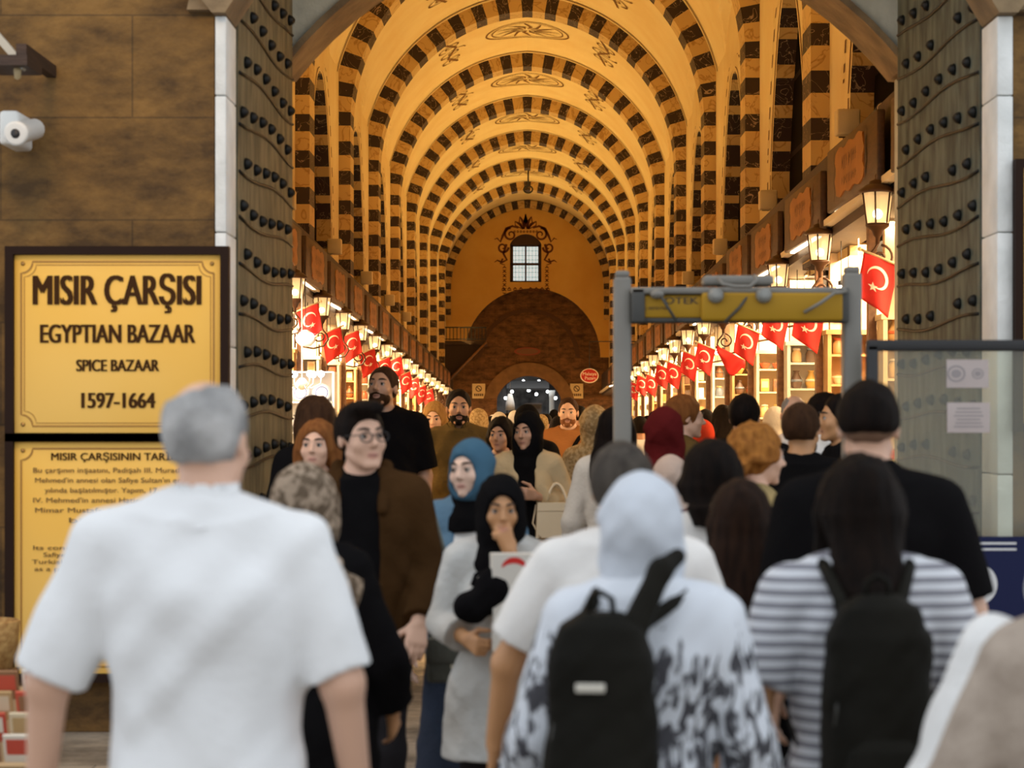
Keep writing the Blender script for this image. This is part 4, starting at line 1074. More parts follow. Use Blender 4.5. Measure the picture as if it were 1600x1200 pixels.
def sdf_obj(name, VF, mat, parent, k=1.0, attr=None):
    V, F = VF; me = bpy.data.meshes.new(name)
    me.vertices.add(len(V)); me.vertices.foreach_set('co', (V * k).astype(np.float32).ravel())
    me.loops.add(F.size); me.loops.foreach_set('vertex_index', F.astype(np.int32).ravel())
    me.polygons.add(len(F)); me.polygons.foreach_set('loop_start', np.arange(0, F.size, 4, dtype=np.int32))
    me.polygons.foreach_set('use_smooth', np.ones(len(F), bool)); me.update(calc_edges=True)
    for m in (mat if isinstance(mat, (list, tuple)) else [mat]): me.materials.append(m)
    if attr is not None:
        for nm, v in attr.items(): a = me.attributes.new(nm, 'FLOAT', 'POINT'); a.data.foreach_set('value', v.astype(np.float32))
    o = bpy.data.objects.new(name, me); C.objects.link(o); o.parent = parent; return o
A_ = lambda *v: np.array(v, float)
def cone(p, q, r1, r2=None, cap=False):
    p, q = np.array(p, float), np.array(q, float); r2 = r1 if r2 is None else r2; d = q - p; L2 = max(1e-9, d @ d); L = math.sqrt(L2); R = max(r1, r2)
    def f(X, Y, Z):
        t0 = ((X - p[0]) * d[0] + (Y - p[1]) * d[1] + (Z - p[2]) * d[2]) / L2; t = np.clip(t0, 0, 1)
        e = np.sqrt((X - p[0] - t * d[0]) ** 2 + (Y - p[1] - t * d[1]) ** 2 + (Z - p[2] - t * d[2]) ** 2) - (r1 + (r2 - r1) * t)
        return np.maximum(e, (t0 - 1) * L) if cap else e
    return f, np.minimum(p, q) - R, np.maximum(p, q) + R
def ell(c, r, R=None):
    c, r = np.array(c, float), np.array(r, float); M_ = np.eye(3) if R is None else np.array(R, float)
    def f(X, Y, Z):
        x, y, z = X - c[0], Y - c[1], Z - c[2]
        u = M_[0, 0] * x + M_[1, 0] * y + M_[2, 0] * z; v = M_[0, 1] * x + M_[1, 1] * y + M_[2, 1] * z; w = M_[0, 2] * x + M_[1, 2] * y + M_[2, 2] * z
        k0 = np.sqrt((u / r[0]) ** 2 + (v / r[1]) ** 2 + (w / r[2]) ** 2); k1 = np.sqrt((u / r[0] ** 2) ** 2 + (v / r[1] ** 2) ** 2 + (w / r[2] ** 2) ** 2)
        return k0 * (k0 - 1) / np.maximum(k1, 1e-6)
    e = np.sqrt((M_ ** 2) @ (r ** 2)); return f, c - e, c + e
def stack(zs, a, b, cx=0, cy=0, e=2.2):
    zs = np.array(zs, float); n = len(zs); a, b, cx, cy = [np.broadcast_to(np.array(q, float), n) for q in (a, b, cx, cy)]
    def f(X, Y, Z):
        A, B, CX, CY = [np.interp(Z, zs, q) for q in (a, b, cx, cy)]
        d = ((np.abs(X - CX) / A) ** e + (np.abs(Y - CY) / B) ** e) ** (1 / e)
        return np.maximum((d - 1) * np.minimum(A, B), np.maximum(zs[0] - Z, Z - zs[-1]))
    return f, A_((cx - a).min(), (cy - b).min(), zs[0]), A_((cx + a).max(), (cy + b).max(), zs[-1])
def slab(n, c, t, ext):
    """half space cut: everything on the +n side of point c inside a box of size ext"""
    n = np.array(n, float); n /= np.linalg.norm(n); c = np.array(c, float)
    return (lambda X, Y, Z: -((X - c[0]) * n[0] + (Y - c[1]) * n[1] + (Z - c[2]) * n[2]) + t), c - ext, c + ext
_G = np.random.RandomState(5).rand(24, 24, 24).astype(np.float32)
def vnoise(X, Y, Z, f, ph=0):
    out = 0; I = []; T = []
    for v, q in zip((X, Y, Z), f):
        u = v * q + 50 + ph; i = np.floor(u).astype(int); t = u - i; I.append(i); T.append((t * t * (3 - 2 * t)).astype(np.float32))
    for a in (0, 1):
        for b in (0, 1):
            for c in (0, 1):
                w = (T[0] if a else 1 - T[0]) * (T[1] if b else 1 - T[1]) * (T[2] if c else 1 - T[2])
                out = out + w * _G[(I[0] + a) % 24, (I[1] + b) % 24, (I[2] + c) % 24]
    return out * 2 - 1
def wrinkle(amp, f=1.0, ph=0.0, kind='cloth'):
    def d(X, Y, Z):
        if kind == 'curl': return amp * (vnoise(X, Y, Z, (30 * f, 30 * f, 26 * f), ph) + .6 * vnoise(X, Y, Z, (62 * f, 62 * f, 52 * f), ph + 7))
        if kind == 'hair': return amp * (vnoise(X, Y, Z, (45 * f, 45 * f, 7 * f), ph) + .5 * vnoise(X, Y, Z, (90 * f, 90 * f, 12 * f), ph + 3))
        W_ = X + .7 * Z; U_ = X - .9 * Z
        return amp * (1.5 * vnoise(W_, Y, Z, (13 * f, 9 * f, 4 * f), ph) + 1.2 * vnoise(U_, Y, Z, (21 * f, 10 * f, 5 * f), ph + 5) + .5 * vnoise(X, Y, Z, (30 * f, 30 * f, 18 * f), ph + 2))
    return d
# ---- materials for people
def skin_mat(name, col, lip):
    m = bpy.data.materials.new(name); m.use_nodes = True; nt = m.node_tree; N = nt.nodes; L = nt.links; b = N['Principled BSDF']
    b.inputs['Roughness'].default_value = .5; b.inputs['Subsurface Weight'].default_value = .0
    a = N.new('ShaderNodeAttribute'); a.attribute_name = 'lips'; mx = N.new('ShaderNodeMixRGB'); mx.inputs[1].default_value = (*col, 1); mx.inputs[2].default_value = (*lip, 1)
    L.new(a.outputs['Fac'], mx.inputs[0]); L.new(mx.outputs[0], b.inputs['Base Color']); return m
SK = {'fair': skin_mat('fair skin', (.66, .40, .28), (.55, .24, .18)), 'mid': skin_mat('light brown skin', (.52, .28, .17), (.42, .18, .12)), 'tan': skin_mat('tanned skin', (.50, .25, .11), (.40, .17, .10)), 'pale': skin_mat('pale skin', (.74, .50, .38), (.60, .28, .22))}
def hair_mat(name, c, c2): return M(name, c, .55, c2, 9, 4, .5, 60, stretch=(6, 6, .8), lo=.3, hi=.7, spec=.06)
HB = hair_mat('black hair', (.005, .0035, .003), (.012, .007, .005)); HBR = hair_mat('brown hair', (.035, .016, .008), (.065, .030, .014)); HGI = hair_mat('ginger hair', (.42, .17, .035), (.22, .08, .018)); HBL = hair_mat('blond hair', (.42, .24, .08), (.26, .13, .04)); HGR = hair_mat('grey hair', (.36, .36, .36), (.16, .16, .16)); HDG = hair_mat('salt and pepper hair', (.10, .085, .07), (.05, .042, .036)); HRED = hair_mat('auburn hair', (.27, .105, .03), (.17, .06, .018))
def cloth(name, c, c2=None, ns=3, bump=.25, bs=55, rough=.9, **k): return M(name, c, rough, c2 or tuple(.86 * v for v in c), ns, 4, bump, bs, spec=.04, **k)
EYEW = M('eye white', (.50, .45, .41), .5, spec=.2); IRIS = M('dark iris', (.014, .008, .005), .4, spec=.2); LASH = M('dark brow hair', (.018, .010, .007), .7)
MOUTH = M('mouth line', (.10, .03, .025), .6); SHOE = M('dark shoe', (.02, .018, .016), .5)
def stripe_mat(name, c1, c2, period, duty):
    m = bpy.data.materials.new(name); m.use_nodes = True; nt = m.node_tree; N = nt.nodes; L = nt.links; b = N['Principled BSDF']; b.inputs['Roughness'].default_value = .85; b.inputs['Specular IOR Level'].default_value = .1
    tc = N.new('ShaderNodeTexCoord'); sp = N.new('ShaderNodeSeparateXYZ'); L.new(tc.outputs['Object'], sp.inputs[0])
    mo = N.new('ShaderNodeMath'); mo.operation = 'PINGPONG'; mo.inputs[1].default_value = period / 2; L.new(sp.outputs[2], mo.inputs[0])
    g = N.new('ShaderNodeMath'); g.operation = 'GREATER_THAN'; g.inputs[1].default_value = period / 2 * duty; L.new(mo.outputs[0], g.inputs[0])
    mx = N.new('ShaderNodeMixRGB'); mx.inputs[1].default_value = (*c2, 1); mx.inputs[2].default_value = (*c1, 1); L.new(g.outputs[0], mx.inputs[0]); L.new(mx.outputs[0], b.inputs['Base Color']); return m
def zebra_mat(name, c1, c2, z0, scale=7):
    """printed dark feathery marks that fade out above height z0"""
    m = bpy.data.materials.new(name); m.use_nodes = True; nt = m.node_tree; N = nt.nodes; L = nt.links; b = N['Principled BSDF']; b.inputs['Roughness'].default_value = .85; b.inputs['Specular IOR Level'].default_value = .1
    tc = N.new('ShaderNodeTexCoord'); mp = N.new('ShaderNodeMapping'); mp.inputs['Scale'].default_value = (2.2, 2.2, .8); mp.inputs['Rotation'].default_value = (.4, .5, 0); L.new(tc.outputs['Object'], mp.inputs[0])
    n = N.new('ShaderNodeTexNoise'); n.inputs['Scale'].default_value = scale; n.inputs['Detail'].default_value = 3; n.inputs['Distortion'].default_value = 1.2; L.new(mp.outputs[0], n.inputs['Vector'])
    sp = N.new('ShaderNodeSeparateXYZ'); L.new(tc.outputs['Object'], sp.inputs[0])
    mr = N.new('ShaderNodeMapRange'); mr.inputs[1].default_value = z0; mr.inputs[2].default_value = z0 + .16; mr.inputs[3].default_value = 0; mr.inputs[4].default_value = .34; L.new(sp.outputs[2], mr.inputs[0])
    ad = N.new('ShaderNodeMath'); ad.operation = 'ADD'; L.new(n.outputs['Fac'], ad.inputs[0]); L.new(mr.outputs[0], ad.inputs[1])
    r = N.new('ShaderNodeValToRGB'); r.color_ramp.elements[0].position = .46; r.color_ramp.elements[1].position = .52; r.color_ramp.elements[0].color = (*c1, 1); r.color_ramp.elements[1].color = (*c2, 1)
    L.new(ad.outputs[0], r.inputs[0]); L.new(r.outputs[0], b.inputs['Base Color']); return m

class Fig:
    """a posed figure 1.75 m tall in its own frame (facing +Y), scaled to its real height by k"""
    def __init__(s, px, top, Y, yaw=0, sex='m', bulk=1.0, head=(0, 0, 0), R=None, L=None, res=.008, skin='mid', add=.014, lean=0, label='', group=None, x=None, hand=('relax', 'relax'), stride=.0, sw=None, neckf=0):
        s.h = CAMZ + (VY - top) * Y / FPX - add; s.k = s.h / 1.74; s.res = res; s.sex = sex; s.bulk = bulk; s.lean = lean; s.yaw = math.radians(yaw)
        s.root = thing('person', ((px - VX) * Y / FPX, Y, 0), label, 'person', group, s.yaw)
        s.sw = (sw or (.178 if sex == 'm' else .155)) * (.5 + .5 * bulk)
        s.skin = SK[skin]
        ly = lambda z: lean * max(0, z - .95)
        s.ly = ly
        s.zs = [.78, .90, 1.04, 1.18, 1.32, 1.41, 1.46]
        if sex == 'm': s.a = [.150, .165, .148, .160, .178, .150, .085]; s.b = [.10, .118, .105, .112, .118, .092, .07]
        else: s.a = [.160, .175, .128, .138, .150, .128, .072]; s.b = [.105, .120, .092, .098, .102, .080, .062]
        s.a = [v * bulk for v in s.a[:5]] + s.a[5:]; s.b = [v * bulk for v in s.b[:5]] + s.b[5:]
        s.cy = [ly(z) + (-.012 if z > 1.25 else 0) for z in s.zs]
        s.sho = {q: A_(q * s.sw, ly(1.40) - .012, 1.402) for q in (1, -1)}
        d = {1: (A_(.235, -.03, 1.12), A_(.25, .05, .88)), -1: (A_(-.235, -.03, 1.12), A_(-.25, .05, .88))}
        s.arm = {1: R or d[1], -1: L or d[-1]}; s.arm = {q: (A_(*v[0]), A_(*v[1])) for q, v in s.arm.items()}
        s.hand = {1: hand[0], -1: hand[1]}
        s.stride = stride
        s.hc = A_(0, ly(1.62) + .022 + neckf, 1.622)
        E = Euler((math.radians(head[1]), math.radians(head[2]), math.radians(head[0])), 'XYZ'); s.E = np.array(E.to_matrix())
        s.leg = {q: (A_(q * .09, ly(.9), .90), A_(q * .095, .02 + q * stride * .5, .49), A_(q * .095, q * stride - .02, .09)) for q in (1, -1)}
    def H(s, x, y, z): return s.hc + s.E @ A_(x, y, z)
    def he(s, c, r): return ell(s.H(*c), r, s.E)
    # ----- parts of the field
    def torso(s, S, inf=0, z0=None, z1=None, flare=0, k=.03):
        zs = list(s.zs); a, b, cy = list(s.a), list(s.b), list(s.cy)
        lo = zs[0] if z0 is None else z0; hi = zs[-1] if z1 is None else z1
        Z = list(np.linspace(lo, hi, max(8, int((hi - lo) / .02))))
        def sm(v):
            d = np.linspace(zs[0] - .15, zs[-1] + .02, 80); q = np.interp(d, zs, v); kk = np.hanning(13); kk /= kk.sum()
            q = np.convolve(np.pad(q, 6, 'edge'), kk, 'valid'); return [np.interp(z, d, q) for z in zs] if False else (d, q)
        da, qa = sm(a); _, qb = sm(b)
        zs, a, b, cy = list(da), list(qa), list(qb), list(np.interp(da, zs, cy))
        S.add(stack(Z, [np.interp(z, zs, a) + inf + flare * max(0, 1.15 - z) for z in Z], [np.interp(z, zs, b) + inf + flare * max(0, 1.15 - z) for z in Z], 0, [np.interp(z, zs, cy) for z in Z], 2.35), k)
        if hi > 1.3:
            for q in (1, -1):
                S.add(cone((0, s.ly(1.47) - .012, 1.475), s.sho[q] + A_(-q * .02, 0, .005), .046 + inf * .8, .050 + inf), .06)
            if s.sex == 'f':
                for q in (1, -1): S.add(ell((q * .07, s.ly(1.27) + .075 * s.bulk, 1.265), (.062 + inf, .055 + inf, .06 + inf)), .035)
            else: S.add(ell((0, s.ly(1.2) + .03, 1.12), (.13 * s.bulk + inf, .10 * s.bulk ** 2 + inf, .15)), .04)
    def arms(s, S, inf=0, frac=1.0, sides=(1, -1), flare=0, k=.025):
        for q in sides:
            a, (e, w) = s.sho[q], s.arm[q]; m = .94 if s.sex == 'f' else 1.0
            if frac < 1: S.add(cone(a, a + (e - a) * frac, .055 * m + inf, .046 * m + inf + flare, True), k)
            else:
                S.add(cone(a, e, .054 * m + inf, .042 * m + inf), k)
                t = min(1, frac - 1); S.add(cone(e, e + (w - e) * t, .042 * m + inf, (.029 if t > .9 else .036) * m + inf + flare, inf > 0), k)
    def hands(s, S):
        for q in (1, -1):
            e, w = s.arm[q]; spec = s.hand[q]
            if spec is None: continue
            d = (w - e) / np.linalg.norm(w - e); nrm = A_(-q, 0, 0)
            curl = .28
            if isinstance(spec, tuple):
                spec, nrm = spec[0], A_(*spec[1])
                
            curl = {'relax': .30, 'fist': 1.25, 'grip': .95, 'flat': .12}[spec]
            nrm = nrm - d * (nrm @ d); nrm /= np.linalg.norm(nrm); t = np.cross(d, nrm) * q
            for i in range(4):
                off = .030 - .020 * i; kn = w + d * (.088 - .004 * abs(i - 1)) + t * off
                S.add(cone(w + t * off * .55 + d * .005, kn, .0155, .0125), .012)
                dirn, n_, p, Ln = d, nrm, kn, (.074, .082, .076, .060)[i]
                for j, fr in enumerate((.45, .31, .24)):
                    ang = curl * (1 + .12 * i) * (1 if j else .8); dd = dirn * math.cos(ang) + n_ * math.sin(ang); n_ = n_ * math.cos(ang) - dirn * math.sin(ang)
                    e2 = p + dd * Ln * fr; S.add(cone(p, e2, .0098 - .0008 * j, .0092 - .0008 * j), .004); p = e2; dirn = dd
            b0 = w + d * .022 + t * .024
            d1 = d * .62 + t * .72 + nrm * .32 if spec != 'fist' else d * .75 + t * .30 + nrm * .6; d1 = d1 / np.linalg.norm(d1)
            p1 = b0 + d1 * .048; d2 = d * .88 + t * .2 + nrm * .38 if spec != 'fist' else d * .35 - t * .55 + nrm * .75; d2 = d2 / np.linalg.norm(d2)
            S.add(cone(w + d * .01 + t * .008, b0, .016, .0145), .012); S.add(cone(b0, p1, .0145, .0115), .008); S.add(cone(p1, p1 + d2 * .032, .0112, .0098), .005); S.add(cone(p1 + d2 * .032, p1 + d2 * .054, .0098, .0085), .004)
    def headf(s, S):
        f = 1.0 if s.sex == 'm' else .95
        S.add(cone((0, s.ly(1.45) - .015, 1.44), s.hc + A_(0, -.02, -.07), .060 if s.sex == 'm' else .050, .055 if s.sex == 'm' else .046), .03)
        S.add(s.he((0, -.014, .022), (.075, .096, .092)), .02)
        S.add(s.he((0, .034, -.026), (.062 * f, .064, .082)), .02)
        S.add(s.he((0, .036, -.070), (.052 * f, .054, .044)), .018)
        S.add(s.he((0, .080, -.102), (.021 * f, .016, .016)), .015)
        S.add(s.he((0, .082, .018), (.046, .016, .012)), .012)
        for q in (1, -1):
            S.add(s.he((q * .036, .066, -.032), (.027, .024, .026)), .015)
            S.sub(s.he((q * .031, .104, -.003), (.017, .015, .011)), .010)
            S.add(s.he((q * .031, .0835, -.001), (.0140, .0135, .0135)), .004)
            S.sub(s.he((q * .031, .098, -.003), (.0125, .010, .0045)), .003)
            S.add(s.he((q * .077, -.010, -.010), (.008, .019, .031)), .006)
            S.add(s.he((q * .010, .105, -.036), (.0065, .009, .0065)), .005)
        S.add(cone(s.H(0, .094, .006), s.H(0, .116, -.030), .0070, .0105), .010)
        S.add(s.he((0, .0885, -.0645), (.020, .009, .0055)), .005); S.add(s.he((0, .088, -.0755), (.017, .0095, .0065)), .005)
        if s.sex == 'm':
            for q in (1, -1): S.add(cone(s.H(q * .052, .006, -.062), s.H(q * .018, .078, -.104), .014, .012), .02)
        S.sub(s.he((0, .103, -.070), (.019, .009, .0018)), .003)
    def body(s, face=True):
        S = Sdf(); s.torso(S); s.arms(S, 0, 2.0); s.hands(S)
        for q in (1, -1):
            a, b, c = s.leg[q]; S.add(cone(a, b, .083 * s.bulk, .055), .04); S.add(cone(b, c, .055, .036), .03); S.add(cone(c + A_(0, -.02, -.045), c + A_(0, .14, -.06), .034, .026), .02)
        s.headf(S)
        V, F = S.mesh(s.res / s.k)
        P_ = (V - s.hc) @ s.E
        lips = np.exp(-((P_[:, 0] / .021) ** 4 + ((P_[:, 2] + .070) / .0105) ** 4)) * (P_[:, 1] > .08)
        s.o = sdf_obj('body', (V, F), s.skin, s.root, s.k, {'lips': lips})
        if face:
            R3 = Matrix(s.E.tolist()).to_4x4()
            pts = [Vector(s.H(x, .0968 - 9 * x * x, -.0697 + 3.5 * x * x)) * s.k for x in np.linspace(-.021, .021, 9)]
            MB().tube(pts, [v * s.k for v in (.0005, .0011, .0014, .0015, .0016, .0015, .0014, .0011, .0005)], 5).build('mouth', MOUTH, s.root)
            for q in (1, -1):
                m = MB(); T = Matrix.Translation(Vector(s.H(q * .031, .0835, -.002)) * s.k) @ R3 @ Matrix.Rotation(-PI / 2, 4, 'X') @ Matrix.Scale(s.k, 4)
                prof = [(0, .0129), (.0030, .0125), (.0068, .0109), (.0070, .0108), (.0095, .0085), (.0125, .002), (.011, -.006), (0, -.012)]
                n0 = len(m.f); m.lathe(prof, 14, T=T, cap=False)
                m.m = [1 if (i // 14) < 2 else 0 for i in range(len(m.f))]
                m.build('eye', [EYEW, IRIS], s.root)
                pts = [Vector(s.H(q * (.012 + .040 * t), .102 - .020 * t * t - .004 * t, .020 + .008 * math.sin(2.4 * t + .3))) * s.k for t in np.linspace(0, 1, 7)]
                MB().tube(pts, [v * s.k for v in (.0025, .0042, .0046, .0044, .004, .003, .0015)], 6).build('eyebrow', LASH, s.root)
                pts = [Vector(s.H(q * (.017 + .030 * t), .0955 - .006 * (2 * t - 1) ** 2 - .004 * t, .0005 + .0052 * math.sin(PI * t))) * s.k for t in np.linspace(0, 1, 7)]
                MB().tube(pts, [v * s.k for v in (.0008, .0018, .002, .002, .002, .0018, .0008)], 5).build('eyelash', LASH, s.root)
        return s
    def piece(s, name, S, mat, amp=0, f=1.0, res=None, ph=0.0, kind='cloth'):
        return sdf_obj(name, S.mesh((res or s.res * 1.15) / s.k, wrinkle(amp, f, ph, kind) if amp else None), mat, s.root, s.k)
    def top(s, mat, name='shirt', inf=.013, sleeve=.80, hem=.82, flare=.01, amp=.003, f=1.0, neck=.07, tflare=.0, sides=(1, -1), openw=None, vneck=None, ph=0.0):
        S = Sdf(); s.torso(S, inf, hem, None, tflare); s.arms(S, inf, sleeve, sides, flare)
        c = s.ly(1.5)
        S.sub(ell((0, c + .012, 1.525), (neck, neck + .012, .062)), .012)
        if vneck: S.sub(cone((0, c + .13, vneck), (0, c + .09, 1.50), .012, .075), .01)
        if openw: S.sub(stack([hem - .1, 1.10, 1.50], [openw[0], openw[1], openw[2]], [.16, .16, .16], 0, .19, 3), .012)
        return s.piece(name, S, mat, amp, f, ph=ph)
    def collar(s, mat, name='collar', h=.055, w=.076):
        S = Sdf(); c = s.ly(1.47); S.add(stack([1.445, 1.475, 1.475 + h], [w + .035, w + .004, w - .004], [w + .03, w + .008, w + .0], 0, [c - .012, c - .008, c + .002], 2.1), .01)
        S.sub(stack([1.47, 1.60], [w - .014, w - .010], [w - .006, w - .004], 0, c + .0, 2.1), .006)
        S.sub(cone((0, c + .14, 1.42), (0, c + .10, 1.56), .03, .055), .01)
        return s.piece(name, S, mat, res=min(s.res, .007))
    def pants(s, mat, inf=.014, name='trousers', skirt=False):
        S = Sdf(); zs = [.76, .90, 1.02]; S.add(stack(zs, [np.interp(z, s.zs, s.a) + inf * .7 for z in zs], [np.interp(z, s.zs, s.b) + inf * .7 for z in zs], 0, [s.ly(z) for z in zs], 2.3), .03)
        if skirt: S.add(stack([.12, .5, .80, .95], [.26, .22, .19, .17], [.22, .18, .14, .12], 0, 0), .03)
        else:
            for q in (1, -1):
                a, b, c = s.leg[q]; S.add(cone(a, b, .092 * s.bulk, .070), .04); S.add(cone(b, c + A_(0, 0, .02), .068, .060, True), .03)
        o = s.piece(name, S, mat, .003, res=max(s.res, .011))
        for q in (1, -1):
            c = s.leg[q][2]; S = Sdf(); S.add(cone(c + A_(0, -.03, -.04), c + A_(0, .15, -.055), .043, .036), .02); S.add(cone(c + A_(0, -.01, .0), c + A_(0, -.01, -.05), .044, .044), .02); S.sub(slab((0, 0, -1), (c[0], c[1], .002), 0, A_(.3, .4, .12)), .004)
            s.piece('shoe', S, SHOE, res=max(s.res, .009))
        return o
    def coat(s, mat, name='coat', hem=.45, inf=.024, flare=.10, sleeve=1.9, amp=.005, **k): return s.top(mat, name, inf, sleeve, hem, .008, amp, tflare=flare, **k)
    def hair(s, mat, style='short', name='hair', length=1.2, inf=.013, front=.052, wid=None, quiff=0):
        S = Sdf(); S.add(s.he((0, -.022, .024), (.074 + inf, .093 + inf, .092 + inf)), .01)
        if style == 'short':
            S.sub(s.he((0, .108, -.045), (.10, .080, front + .062)), .012); S.sub(s.he((0, -.03, -.125), (.16, .2, .075)), .02)
            for q in (1, -1): S.sub(s.he((q * .09, .012, -.05), (.03, .034, .055)), .01)
            if quiff: S.add(s.he((.012, .052, .098), (.052, .050, .028 * quiff)), .035)
        elif style == 'balding':
            S.sub(s.he((-.016, -.015, .098), (.050, .085, .050)), .02); S.sub(s.he((0, .108, -.045), (.10, .080, .12)), .012); S.sub(s.he((0, -.03, -.125), (.16, .2, .070)), .02)
            for q in (1, -1): S.sub(s.he((q * .09, .012, -.04), (.03, .036, .05)), .01)
        elif style == 'fade':
            S.sub(s.he((0, .108, -.045), (.10, .080, front + .062)), .012); S.sub(s.he((0, -.04, -.13), (.2, .25, .112)), .03)
        elif style in ('long', 'bun', 'bob', 'curly'):
            if style != 'bun':
                zt = s.hc[2]; Ln = {'bob': zt - .16, 'curly': zt - .10}.get(style, length); y0 = s.hc[1]
                wd = wid or (.115 if style == 'long' else .10)
                S.add(stack([Ln, Ln + .07, zt - .10, zt - .02, zt + .05], [wd * .72, wd, wd, .088 + inf, .06], [.045, .055, .062, .085, .05], 0, [s.ly(1.2) - .115, s.ly(1.3) - .115, y0 - .075, y0 - .035, y0 - .02], 2.4), .04)
                if style == 'long':
                    for q in (1, -1): S.add(cone(s.H(q * .080, -.015, .03), (q * .10, s.ly(1.3) + .055, max(Ln, 1.33)), .022, .026), .03)
                    for q in (1, -1): S.sub(cone((q * .25, s.ly(1.3), Ln - .05), (q * .25, 0, Ln), .02), .01)
            else:
                S.add(s.he((0, -.115, -.035), (.05, .042, .05)), .02)
            S.sub(s.he((0, .120, -.060), (.090 if style == 'long' else .082, .100, front + .084)), .012)
            if style == 'bun': S.sub(s.he((0, -.03, -.14), (.16, .2, .075)), .02)
        if style == 'curly': return s.piece(name, S, mat, .010, 1.0, res=s.res, kind='curl')
        return s.piece(name, S, mat, .006 if style in ('long', 'bob') else .0035, 1.0, res=s.res, kind='hair')
    def beard(s, mat, full=True):
        S = Sdf(); S.add(s.he((0, .036, -.070), (.063, .064, .053)), .012)
        if full: S.add(s.he((0, .082, -.104), (.028, .020, .022)), .012)
        S.sub(s.he((0, .05, .0), (.12, .12, .047)), .01); S.sub(s.he((0, .105, -.071), (.024, .03, .012)), .006); S.sub(s.he((0, -.06, -.08), (.12, .075, .12)), .01)
        o = s.piece('beard', S, mat, .0012, 4, res=min(s.res, .006))
        pts = [Vector(s.H(x, .103 - 6 * x * x, -.052 - abs(x) * .28)) * s.k for x in np.linspace(-.026, .026, 7)]
        MB().tube(pts, [v * s.k for v in (.003, .005, .006, .0055, .006, .005, .003)], 6).build('moustache', mat, s.root)
        return o
    def hijab(s, mat, name='headscarf', drape=1.30, amp=.003, front=True, inf=.020, wide=.15, under=None, cape=True):
        S = Sdf(); S.add(s.he((0, -.022, .022), (.077 + inf, .100 + inf, .094 + inf)), .02)
        S.add(s.he((0, .014, -.058), (.072 + inf, .080 + inf * .6, .075 + inf)), .03)
        c = s.ly(1.45)
        zs = [drape, 1.40, 1.47, 1.56]; wd = [wide, min(wide, .15), .105, .085]
        if cape: S.add(stack(zs, wd, [.13, .125, .10, .085], 0, [c - .005, c - .005, c, c + .008], 2.1), .05)
        S.sub(s.he((0, .124, -.026), (.074, .096, .098)), .010)
        if under is not None:
            U = Sdf(); U.add(s.he((0, -.022, .022), (.080, .104, .098)), .01); U.sub(s.he((0, .122, -.034), (.056, .080, .074)), .01); s.piece('underscarf', U, under, res=s.res)
        return s.piece(name, S, mat, amp, 1.4)
    def glasses(s, mat=None):
        m = MB(); K = s.k; R3 = Matrix(s.E.tolist())
        for q in (1, -1):
            pts = [Vector(s.H(q * .032 + .024 * math.cos(a), .112, -.004 + .018 * math.sin(a))) * K for a in np.linspace(0, 2 * PI, 21)]
            m.tube(pts, .0022 * K, 6); m.tube([Vector(s.H(q * .056, .111, .004)) * K, Vector(s.H(q * .080, .06, .004)) * K, Vector(s.H(q * .083, -.005, .0)) * K], .002 * K, 6)
        m.tube([Vector(s.H(-.009, .113, .002)) * K, Vector(s.H(0, .115, .005)) * K, Vector(s.H(.009, .113, .002)) * K], .0022 * K, 6)
        return m.build('glasses', mat or BLACK, s.root)
    def world(s, p): return Matrix.Translation(s.root.location) @ Matrix.Rotation(s.yaw, 4, 'Z') @ (Vector(p) * s.k)
# ---- cloths
BLK = cloth('black cloth', (.006, .0055, .006), bump=.15); WHT = cloth('white cotton', (.80, .81, .82), (.76, .77, .78), bump=.12); WHT2 = cloth('white tee', (.82, .80, .77), bump=.12)
OLIVE = cloth('olive shirt', (.125, .080, .026)); BROWN = cloth('brown jacket', (.055, .026, .009), (.038, .018, .006)); BLUE = cloth('blue headscarf', (.055, .125, .19), bump=.1); LBLUE = cloth('light blue tunic', (.12, .215, .31))
BEIGE = cloth('beige trench', (.56, .42, .24)); DARKT = cloth('dark trousers', (.022, .020, .022)); DENIM = cloth('dark jeans', (.035, .045, .07)); BURG = cloth('burgundy headscarf', (.10, .010, .010)); GREYT = cloth('grey trousers', (.14, .13, .12))
PINKB = cloth('pinkish beige scarf', (.58, .44, .36)); PATT = cloth('patterned brown scarf', (.34, .26, .19), (.13, .095, .065), 38, lo=.45, hi=.55); ORNG = cloth('rust shirt', (.34, .14, .045)); PALE = cloth('pale cloth', (.62, .56, .48)); LGREY = cloth('light grey scarf', (.60, .64, .70), (.54, .58, .64), bump=.1)
TAUPE = cloth('taupe overshirt', (.40, .36, .31)); REDC = cloth('red cap cloth', (.48, .045, .02)); BEIGEP = cloth('beige lace scarf', (.46, .33, .17), (.30, .20, .09), 45, lo=.45, hi=.55); KHAKI = cloth('khaki', (.32, .24, .11))
n2 = .0065
# 1 elderly man from behind, nearest on the left
f = Fig(322, 583, 4.0, 0, 'm', 1.12, (-14, -4, 0), R=((.275, -.02, 1.135), (.30, .06, .90)), L=((-.315, -.01, 1.135), (-.345, .05, .90)), res=.0075, skin='fair', label='elderly person seen from behind in a white polo shirt with short grey hair', sw=.183)
f.body(False); f.top(WHT, 'polo_shirt', .022, .97, .80, .012, .0075, .7, .062); f.collar(WHT, 'collar', .062, .070); f.hair(M('white and grey hair', (.50, .49, .48), .6, (.17, .17, .17), 7, 3, .4, 60, lo=.38, hi=.62, spec=.1), 'balding', inf=.010); f.pants(GREYT)
